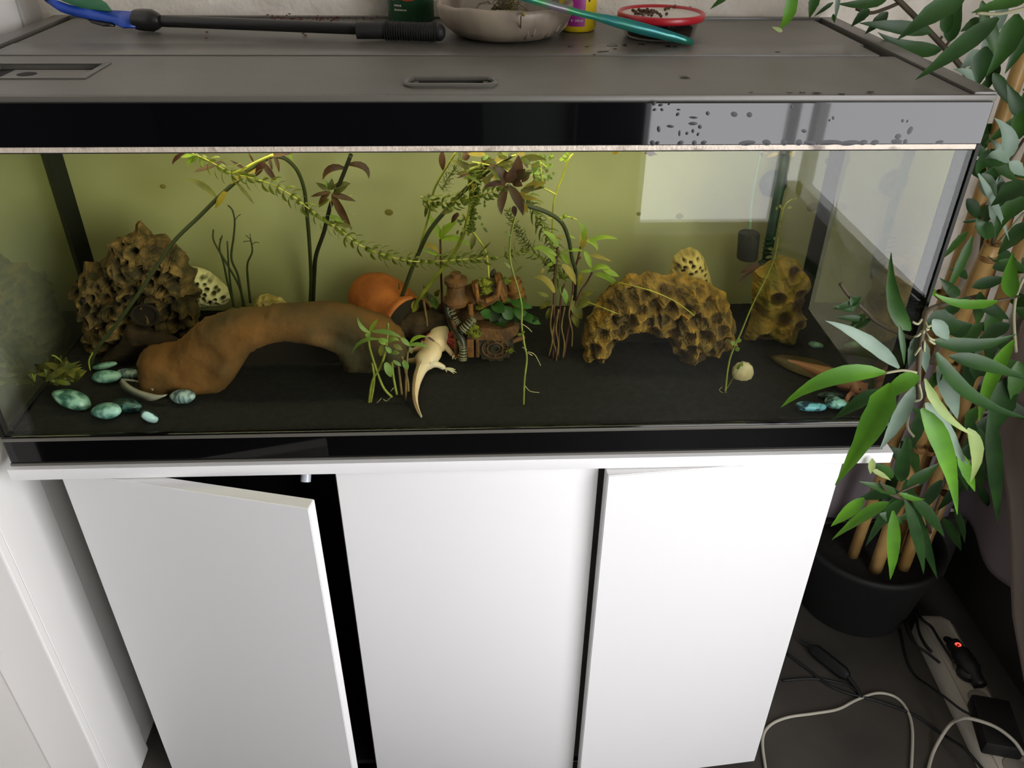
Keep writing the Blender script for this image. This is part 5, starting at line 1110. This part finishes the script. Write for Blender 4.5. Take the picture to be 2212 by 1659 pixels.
tag(MB().lathe([(.141, .178), (.07, .186), (0, .190)], pc, n=30, close=True).build('soil', 'soil', pot, smooth='all'), kind=None)
bb = thing('artificial_bamboo', 'tall artificial bamboo with pale canes and long green leaves right of the aquarium', 'bamboo plant', pc+Vector((0, 0, .19)))
def cane(pts, r, nodes=(), cut=False):
    P = [Vector(p) for p in pts]; o = MB().tube(spline(P, 4), r, 14).build('cane', 'cane', bb, smooth='all')
    for f_ in nodes:
        q = P[0].lerp(P[-1], f_); MB().lathe([(r, -.004), (r*1.1, -.001), (r*1.02, .001), (r*1.1, .003), (r, .006)], q, P[-1]-P[0], n=16, close=True).build('cane_node', 'cane_ring', bb, smooth='all')
    if cut:
        q = P[-1]; MB().lathe([(r*1.02, 0), (r*1.1, .002), (r*.8, .002), (r*.75, -.006), (0, -.006)], q, P[-1]-P[-2], n=16).build('cut_end', 'cane', bb, smooth='all')
zs_ = FZ+.185
def base(px, py): return atz(px, py, zs_)
cane([base(1842, 1200), at(2100, 480, .36), at(2165, 255, .35), at(2235, 60, .34)], .0115, (.36, .6, .82))
cane([base(1890, 1232), at(1985, 960, .33), at(2070, 700, .30), at(2145, 528, .28)], .0138, (.45, .7, .97), cut=True)
cane([base(1950, 1228), at(2050, 960, .38), at(2130, 740, .38), at(2205, 540, .38), at(2260, 380, .38)], .0130, (.35, .6))
cane([base(1935, 1190), at(1990, 1020, .42), at(2060, 820, .42), at(2175, 470, .42), at(2240, 300, .42)], .0110, (.3, .55))
cane([base(1990, 1200), at(2065, 1010, .45), at(2130, 850, .45)], .0105, (.4,), cut=True)
def twig(pl, r=.0022, m='twig_brown'): return MB().tube(spline([at(*p) for p in pl], 4), r, 6).build('twig', m, bb, smooth='all')
twig([(1930, -10, .36), (1990, 50, .35), (2060, 125, .34), (2090, 165, .33)], .0042)
twig([(1945, 5, .36), (1915, 18, .36), (1880, 28, .36), (1850, 18, .36)], .0028); twig([(2035, 78, .35), (2028, 92, .35)], .002); twig([(2043, 100, .35), (2050, 90, .35)], .002)
twig([(2212, 18, .2), (2160, 30, .2), (2110, 28, .2)], .0022, 'twig_pale'); twig([(2212, 300, .2), (2180, 350, .15)], .002)
twig([(2145, 528, .28), (2150, 490, .27), (2175, 420, .26)], .003); twig([(2120, 470, .30), (2122, 520, .30), (2110, 600, .30)], .003); twig([(2212, 460, .26), (2160, 520, .27)], .0025, 'twig_pale')
# main front spray hub
twig([(2110, 640, .26), (2050, 655, .10), (2005, 670, -.04), (1995, 700, -.08), (1985, 780, -.09), (1984, 860, -.09)], .0034)
twig([(1995, 705, -.08), (1978, 732, -.055), (1900, 700, -.03), (1868, 670, -.02), (1835, 640, -.018), (1815, 612, -.015)], .0026)  # added twig, stands in for the plant's reflection in the front glass
twig([(2212, 600, .12), (2195, 640, .12), (2190, 690, .12), (2195, 760, .12)], .0024, 'twig_pale'); twig([(2155, 650, .05), (2200, 640, .1)], .002)
twig([(1912, 806, -.1), (1950, 800, -.1), (1980, 805, -.1)], .0016, 'twig_pale'); twig([(1985, 830, -.1), (1990, 860, -.1), (1972, 868, -.1)], .0016, 'twig_pale'); twig([(1967, 880, -.1), (1960, 920, -.1), (1974, 943, -.1)], .0016, 'twig_pale')
twig([(1985, 1045, .05), (1950, 1060, .05), (1925, 1070, .05), (1900, 1040, .04)], .002); twig([(1930, 1070, .05), (1990, 1100, .15), (2010, 1150, .3)], .003)
for i in range(10):
    a = random.uniform(-25, 25); twig([(1996+a*.3, 690+i*6, -.085), (1996+a*.8, 700+i*6, -.092), (1996+a*1.5, 695+i*8, -.09)], .0014, 'twig_pale')
def bl(bx, by, tx, ty, w, y, m, mid=None, y2=None, bend=.05, prof='strap', twist=0):
    a = at(bx, by, y); b = at(tx, ty, y if y2 is None else y2); k = pk(a); md = at(mid[0], mid[1], (a.y+b.y)/2-.01) if mid else None
    nr = (CAM-a).normalized()+Vector((random.uniform(-.3, .3), random.uniform(-.2, .2), random.uniform(.1, .5)))
    mb = MB().leaf(a, b, w*k, bend=bend, nrm=nr, fold=.34, prof=prof, mid=md, seg=9, twist=twist)
    return mb.build('leaf', m, bb, smooth='all')
D, M_, Br, G, Pa = 'bamboo_dark', 'bamboo_mid', 'bamboo_bright', 'bamboo_grey', 'bamboo_pale'
for L_ in (
 (1968, 713, 1925, 545, 32, -.08, M_, (1918, 670)), (1942, 795, 1783, 693, 28, -.10, G, (1860, 715)), (1912, 805, 1687, 880, 38, -.12, Br, (1780, 795)),
 (1985, 812, 1885, 885, 36, -.13, Br, (1950, 820)), (1925, 828, 1804, 1048, 56, -.14, Br, (1905, 900)), (2155, 650, 2012, 630, 22, .0, Br, (2070, 675)), (2012, 622, 2018, 640, 14, .0, Br, None),
 (2016, 735, 2195, 722, 32, -.05, D, (2100, 765)), (2190, 735, 2115, 912, 30, .02, Br, (2125, 830)), (2185, 642, 2188, 545, 34, .05, Br, None), (2050, 770, 2225, 822, 34, -.06, D, (2130, 785)), (2022, 762, 2225, 905, 36, -.08, D, (2060, 870)),
 (1990, 882, 2068, 1112, 42, -.12, Br, (2050, 950)), (1998, 818, 2112, 945, 20, -.13, Pa, (2020, 900)), (2090, 925, 2096, 1042, 30, -.10, Pa, (2125, 970)), (2070, 975, 2106, 1062, 24, -.06, Br, None),
 (1975, 835, 1900, 972, 32, -.10, G, None), (1968, 850, 1931, 945, 26, -.08, G, None), (2000, 870, 2090, 1005, 38, -.09, G, (2040, 940)), (2025, 790, 2068, 905, 40, -.06, G, None), (1985, 722, 1963, 795, 24, -.08, G, None), (1995, 735, 2000, 805, 22, -.075, G, None), (2015, 690, 2050, 735, 30, -.05, G, None),
 (1900, 842, 1800, 906, 28, -.11, D, None), (1942, 702, 1953, 790, 13, -.09, D, None), (2175, 815, 2150, 930, 52, .05, D, None), (2140, 880, 2155, 1130, 32, .10, D, None), (2000, 700, 2080, 705, 60, .0, D, None), (2050, 720, 2100, 700, 40, .02, D, None), (2035, 800, 1999, 850, 20, -.06, M_, None), (2200, 780, 2185, 870, 36, .04, M_, None), (2110, 880, 2085, 930, 24, .06, M_, None),
 (1867, 1076, 1795, 1137, 26, .03, Br, None), (1920, 1085, 1797, 1166, 26, .02, Br, (1865, 1110)), (1929, 1103, 1923, 1252, 28, .0, Br, None), (1942, 1065, 1998, 1078, 13, .02, Br, (1970, 1082)), (1880, 1012, 1925, 1038, 11, .02, Pa, None), (1884, 990, 1880, 1024, 15, -.02, Pa, None),
 (1940, 1060, 1850, 1080, 28, .06, D, None), (1950, 1080, 1885, 1150, 26, .06, D, None), (1955, 1080, 1995, 1240, 26, .06, D, None), (1965, 1070, 2040, 1160, 28, .08, D, None), (1930, 1030, 1880, 1000, 22, .06, M_, None), (1945, 1040, 1960, 940, 30, .08, D, None), (1960, 1050, 2030, 1000, 26, .1, D, None), (1938, 1070, 1870, 1180, 20, .08, D, None), (1975, 1090, 2025, 1250, 22, .12, D, None), (1935, 1065, 1855, 1040, 20, .05, M_, None), (1900, 1110, 1955, 1130, 22, .06, D, None), (1965, 1000, 1905, 960, 28, .1, D, None),
 # upper right
 (2085, -10, 1938, 86, 46, .12, D, (2020, 20)), (2156, 38, 1978, 172, 40, .05, D, (2070, 110)), (2012, 70, 1856, 50, 28, .30, D, (1930, 55)), (2033, 106, 1896, 70, 32, .30, D, (1960, 120)), (2043, 72, 2052, -5, 26, .30, D, None), (2050, 90, 2078, 0, 32, .30, D, None), (1918, 26, 1868, 74, 22, .32, D, None), (1878, 20, 1838, 58, 20, .32, D, None), (1914, 0, 1808, 8, 22, .30, D, (1860, 16)), (1800, 5, 1758, 36, 9, .3, D, None), (1766, -20, 1748, 40, 22, .3, M_, None), (1712, -25, 1682, 62, 26, .22, Br, (1712, 40)), (1690, 68, 1667, 58, 9, .22, Pa, None), (1580, -15, 1534, 20, 14, .3, M_, None), (1812, -20, 1803, 48, 10, .28, G, None), (1800, 30, 1803, 50, 8, .28, M_, None),
 (2196, 30, 2130, 165, 46, .10, M_, (2190, 90)), (2130, 100, 2112, 186, 40, .16, D, None), (2215, 0, 2098, 28, 30, .10, M_, None), (2225, 60, 2170, 160, 26, .15, D, None), (2112, 180, 2060, 150, 18, .25, G, (2090, 150)), (2170, 345, 2148, 255, 34, .10, G, (2195, 290)), (2180, 350, 2128, 343, 26, .08, G, (2150, 325)), (2178, 348, 2110, 378, 40, .12, D, (2120, 330)), (2110, 370, 2180, 520, 14, .14, G, None), (2120, 375, 2152, 430, 26, .15, D, None), (2170, 340, 2140, 300, 20, .12, G, None), (2180, 350, 2212, 380, 26, .12, G, None), (2205, 250, 2175, 180, 30, .2, D, None), (2200, 300, 2212, 200, 30, .2, M_, None), (2225, 395, 2140, 445, 40, .12, D, None), (2225, 430, 2150, 520, 34, .14, M_, (2160, 445)), (2150, 500, 2110, 470, 36, .16, D, (2115, 500)), (2090, 500, 2035, 560, 16, .2, M_, None), (2100, 510, 2040, 640, 20, .12, M_, None), (2080, 480, 2120, 475, 8, .2, D, None), (2225, 480, 2155, 550, 34, .2, D, None), (2160, 380, 2160, 470, 26, .22, G, None), (2130, 340, 2200, 395, 22, .25, M_, None), (2100, 620, 2180, 600, 26, .22, D, None), (2110, 650, 2180, 690, 26, .2, D, None), (2090, 600, 2050, 580, 20, .2, D, None), (2070, 640, 2030, 600, 24, .12, D, None), (2040, 680, 2090, 640, 26, .1, D, None), (2125, 560, 2212, 590, 26, .3, D, None), (2180, 700, 2110, 740, 30, .15, D, None), (2120, 700, 2060, 760, 30, .12, M_, None)):
    L_ = tuple(L_); bl(*L_[:7], mid=L_[7])
for bx, by, tx, ty, w in ((1845, 655, 1800, 668, 16), (1850, 665, 1838, 640, 22), (1870, 680, 1838, 705, 20), (1835, 660, 1860, 640, 18), (1845, 672, 1798, 662, 14), (1865, 690, 1805, 686, 16), (1880, 690, 1845, 712, 18)):
    bl(bx, by, tx, ty, w, -.022, D, prof='lance')  # dark leaves of the added twig, modelled in place of a reflection
random.seed(31)
for i in range(46):           # background foliage between the canes
    bx, by = random.uniform(2080, 2240), random.uniform(230, 900); a = random.uniform(0, 2*pi); ln = random.uniform(60, 120)
    tx, ty = bx+cos(a)*ln, by+abs(sin(a))*ln*.8; tx = max(tx, 2075+(300-min(by, 700))*.0 if by < 300 else 2150-(by-300)*.30)
    bl(bx, by, tx, ty, random.uniform(20, 36), random.uniform(.18, .42), random.choice([D, D, M_, M_, G]))
for i in range(30):
    bx, by = random.uniform(1940, 2130), random.uniform(880, 1120); a = random.uniform(.2, pi-.2); ln = random.uniform(50, 110)
    bl(bx, by, bx+cos(a)*ln*.7, by+sin(a)*ln, random.uniform(18, 28), random.uniform(.18, .4), random.choice([D, D, D, M_]))
for i in range(14):
    bx, by = random.uniform(2100, 2220), random.uniform(-10, 230); a = random.uniform(.3, pi-.3); ln = random.uniform(50, 100)
    bl(bx, by, bx+cos(a)*ln*.7, by+sin(a)*ln, random.uniform(18, 32), random.uniform(.2, .4), random.choice([D, M_, G]))

# ------------------------------------------------------------------ power strip and cables
mat('strip_white', 'cdc6b8', .5); mat('socket_grey', '9c968a', .6); mat('plug_black', '0f0f10', .5); mat('cable_white', 'b9b4a4', .5); mat('cable_black', '121212', .6); mat('neon_red', 'ff3a30', .4, emis=4)
e0, e1 = Vector((1.662, .335, FZ)), Vector((1.632, -.145, FZ)); Dv = (e1-e0); Ls = Dv.length; u = Dv.normalized(); s_ = Vector((u.y, -u.x, 0))*-1
t = thing('power_strip', 'long white power strip lying on the floor with black plugs and a red light', 'power strip', e0)
def SP(a, b, h): return e0 + u*a + s_*b + Vector((0, 0, h))
prof = [(-.045, 0), (-.045, .024), (-.030, .040), (.030, .040), (.045, .024), (.045, 0)]
mb = MB()
for a, sc_ in ((0, .7), (.02, 1), (Ls-.02, 1), (Ls, .7)): mb.v += [SP(a, b*sc_, h*(1 if sc_ == 1 else .8)) for b, h in prof]
n = len(prof)
for i in range(3): mb.f += [(i*n+j, i*n+(j+1) % n, (i+1)*n+(j+1) % n, (i+1)*n+j) for j in range(n)]
mb.f += [tuple(range(n-1, -1, -1)), tuple(range(3*n, 4*n))]; mb.mi = [0]*len(mb.f); mb.build('housing', 'strip_white', t)
MB().add([SP(.02, -.0305, .0403), SP(Ls-.02, -.0305, .0403), SP(Ls-.02, -.0285, .0405), SP(.02, -.0285, .0405)], [(0, 1, 2, 3)]).build('edge_line', 'socket_grey', t)
for k_ in range(6):
    q = SP(.075+k_*.075, .004, .0402)
    if k_ in (0,):
        MB().lathe([(0, .0006), (.010, .0006), (.011, 0)], q, n=20).build('switch_disc', 'plug_black', t); continue
    MB().lathe([(.0235, .0), (.0225, .0012), (.0205, .0008), (.0195, -.010), (0, -.010)], q, n=28).build('socket', 'socket_grey', t)
    for ss in (-.0095, .0095): MB().lathe([(.0024, .0), (0, .0002)], q+s_*ss+Vector((0, 0, -.0095)), n=10).build('socket_hole', 'plug_black', t)
MB().lathe([(0, .006), (.008, .006), (.009, .004), (.009, 0)], SP(.112, -.006, .057), n=20).build('indicator_light', 'neon_red', t) if False else None
sw = thing('plug_switch', 'black switched plug with a glowing red light on the power strip', 'plug', SP(.12, .006, .042))
mb = MB(); P = [SP(.095, .0, .055), SP(.125, .004, .056), (SP(.165, .010, .055)), SP(.20, .014, .050)]; mb.tube(spline(P, 3), [.015]*3+[.020]*4+[.014]*3, 12); mb.build('plug_body', 'plug_black', sw, smooth='all')
rl = []
for i in range(15):
    a = -1.9+4.6*i/14; rl.append(SP(.113, -.001, .0715)+Vector((cos(a)*.0055, sin(a)*.0045, 0)))
rl.append(SP(.114, -.0045, .0715)); MB().tube(rl, .0013, 6).build('red_light', 'neon_red', sw)
MB().lathe([(0, .0), (.022, 0), (.022, .012), (.016, .018), (0, .018)], SP(.165, .004, .042), n=24).build('plug_face', 'plug_black', sw)
ad = thing('power_adapter', 'black block power adapter plugged into the lower part of the strip', 'power adapter', SP(.30, .01, .042))
R_ = Matrix.Rotation(-.25, 3, 'Z'); mb = MB().box((-.036, -.056, .0), (.036, .056, .036), bev=.006); mb.v = [R_ @ v + SP(.300, -.006, .0415) for v in mb.v]; mb.build('adapter_body', 'plug_black', ad)
p2 = thing('plug', 'white plug with a cable at the bottom right end of the power strip', 'plug', SP(.42, .03, .042))
mb = MB().lathe([(0, 0), (.017, 0), (.017, .014), (.011, .028), (0, .030)], SP(.432, .030, .041), n=20); mb.build('plug_body', 'cable_white', p2); MB().box(tuple(SP(.438, .046, .060)-Vector((.009, .005, .008))), tuple(SP(.438, .046, .060)+Vector((.009, .005, .008))), bev=.002).build('plug_back', 'strip_white', p2)
def cable(pl, r, m, lab, z=FZ): 
    P = []
    for p_ in pl: P.append(B(p_[0], p_[1], (p_[2] if len(p_) > 2 else z+r+.0005)))
    return tag(MB().tube(spline(P, 6), r, 8).build('cable', m, smooth='all', loc=P[0]), lab, 'cable')
cable([(1655, 1670), (1647, 1600), (1662, 1568), (1700, 1550), (1760, 1541), (1810, 1532), (1850, 1512), (1895, 1497), (1935, 1506), (1960, 1535), (1971, 1580), (1968, 1670)], .0031, 'cable_white', 'thin white cable looping across the floor beside the cabinet')
cable([(2003, 1670), (2018, 1620), (2050, 1568, FZ+.03), (2075, 1553, FZ+.07), (2100, 1553, FZ+.085), (2150, 1570, FZ+.09), (2190, 1600, FZ+.085), (2211, 1630, FZ+.07)], .0034, 'cable_white', 'white cable arching over the power strip to the white plug')
cable([(1700, 1412), (1750, 1450), (1790, 1480), (1840, 1500), (1900, 1515), (1975, 1545), (2030, 1582), (2055, 1598, FZ+.02), (2085, 1618, FZ+.046), (2130, 1670, FZ+.047)], .0030, 'cable_black', 'black cable running over the floor from the cabinet to the power strip')
cable([(1690, 1470), (1760, 1466), (1830, 1480), (1862, 1505)], .0026, 'cable_black', 'short black cable end leaving the cabinet near the inline adapter')
cable([(1962, 1290, FZ+.03), (1978, 1330, FZ+.045), (1985, 1365, FZ+.047), (1998, 1392, FZ+.055), (2012, 1408, FZ+.058)], .0034, 'cable_black', 'black cable from the switched plug to behind the pot')
cable([(1950, 1325, FZ+.03), (1960, 1362, FZ+.048), (1975, 1390, FZ+.052), (2005, 1412, FZ+.055), (2030, 1432, FZ+.057)], .003, 'cable_black', 'black cable crossing the upper left edge of the power strip')
cable([(1968, 1296, FZ+.03), (1990, 1335, FZ+.047), (2012, 1354, FZ+.05), (2028, 1380, FZ+.055), (2060, 1430, FZ+.057)], .003, 'cable_black', 'black cable curving round the right side of the switched plug')
cable([(1945, 1360), (1955, 1410), (1965, 1440), (1980, 1462), (2008, 1482, FZ+.03), (2040, 1505, FZ+.045), (2075, 1532, FZ+.055), (2100, 1545, FZ+.055)], .0026, 'cable_black', 'black cable rising from the floor into the block adapter')
ic = thing('inline_adapter', 'black elongated inline power adapter on the floor by the cabinet side', 'adapter', B(1795, 1425, FZ))
a, b = B(1752, 1398, FZ+.014), B(1832, 1462, FZ+.014); MB().tube([a, a.lerp(b, .12), a.lerp(b, .88), b], [.008, .0145, .0145, .009], 8).build('adapter_body', 'plug_black', ic)
MB().tube([B(1728, 1384, FZ+.012), a], .004, 8).build('cord', 'cable_black', ic); MB().tube(spline([b, B(1850, 1485, FZ+.008), B(1862, 1508, FZ+.004)]), .004, 8).build('cord', 'cable_black', ic)
S.view_layers[0].update()
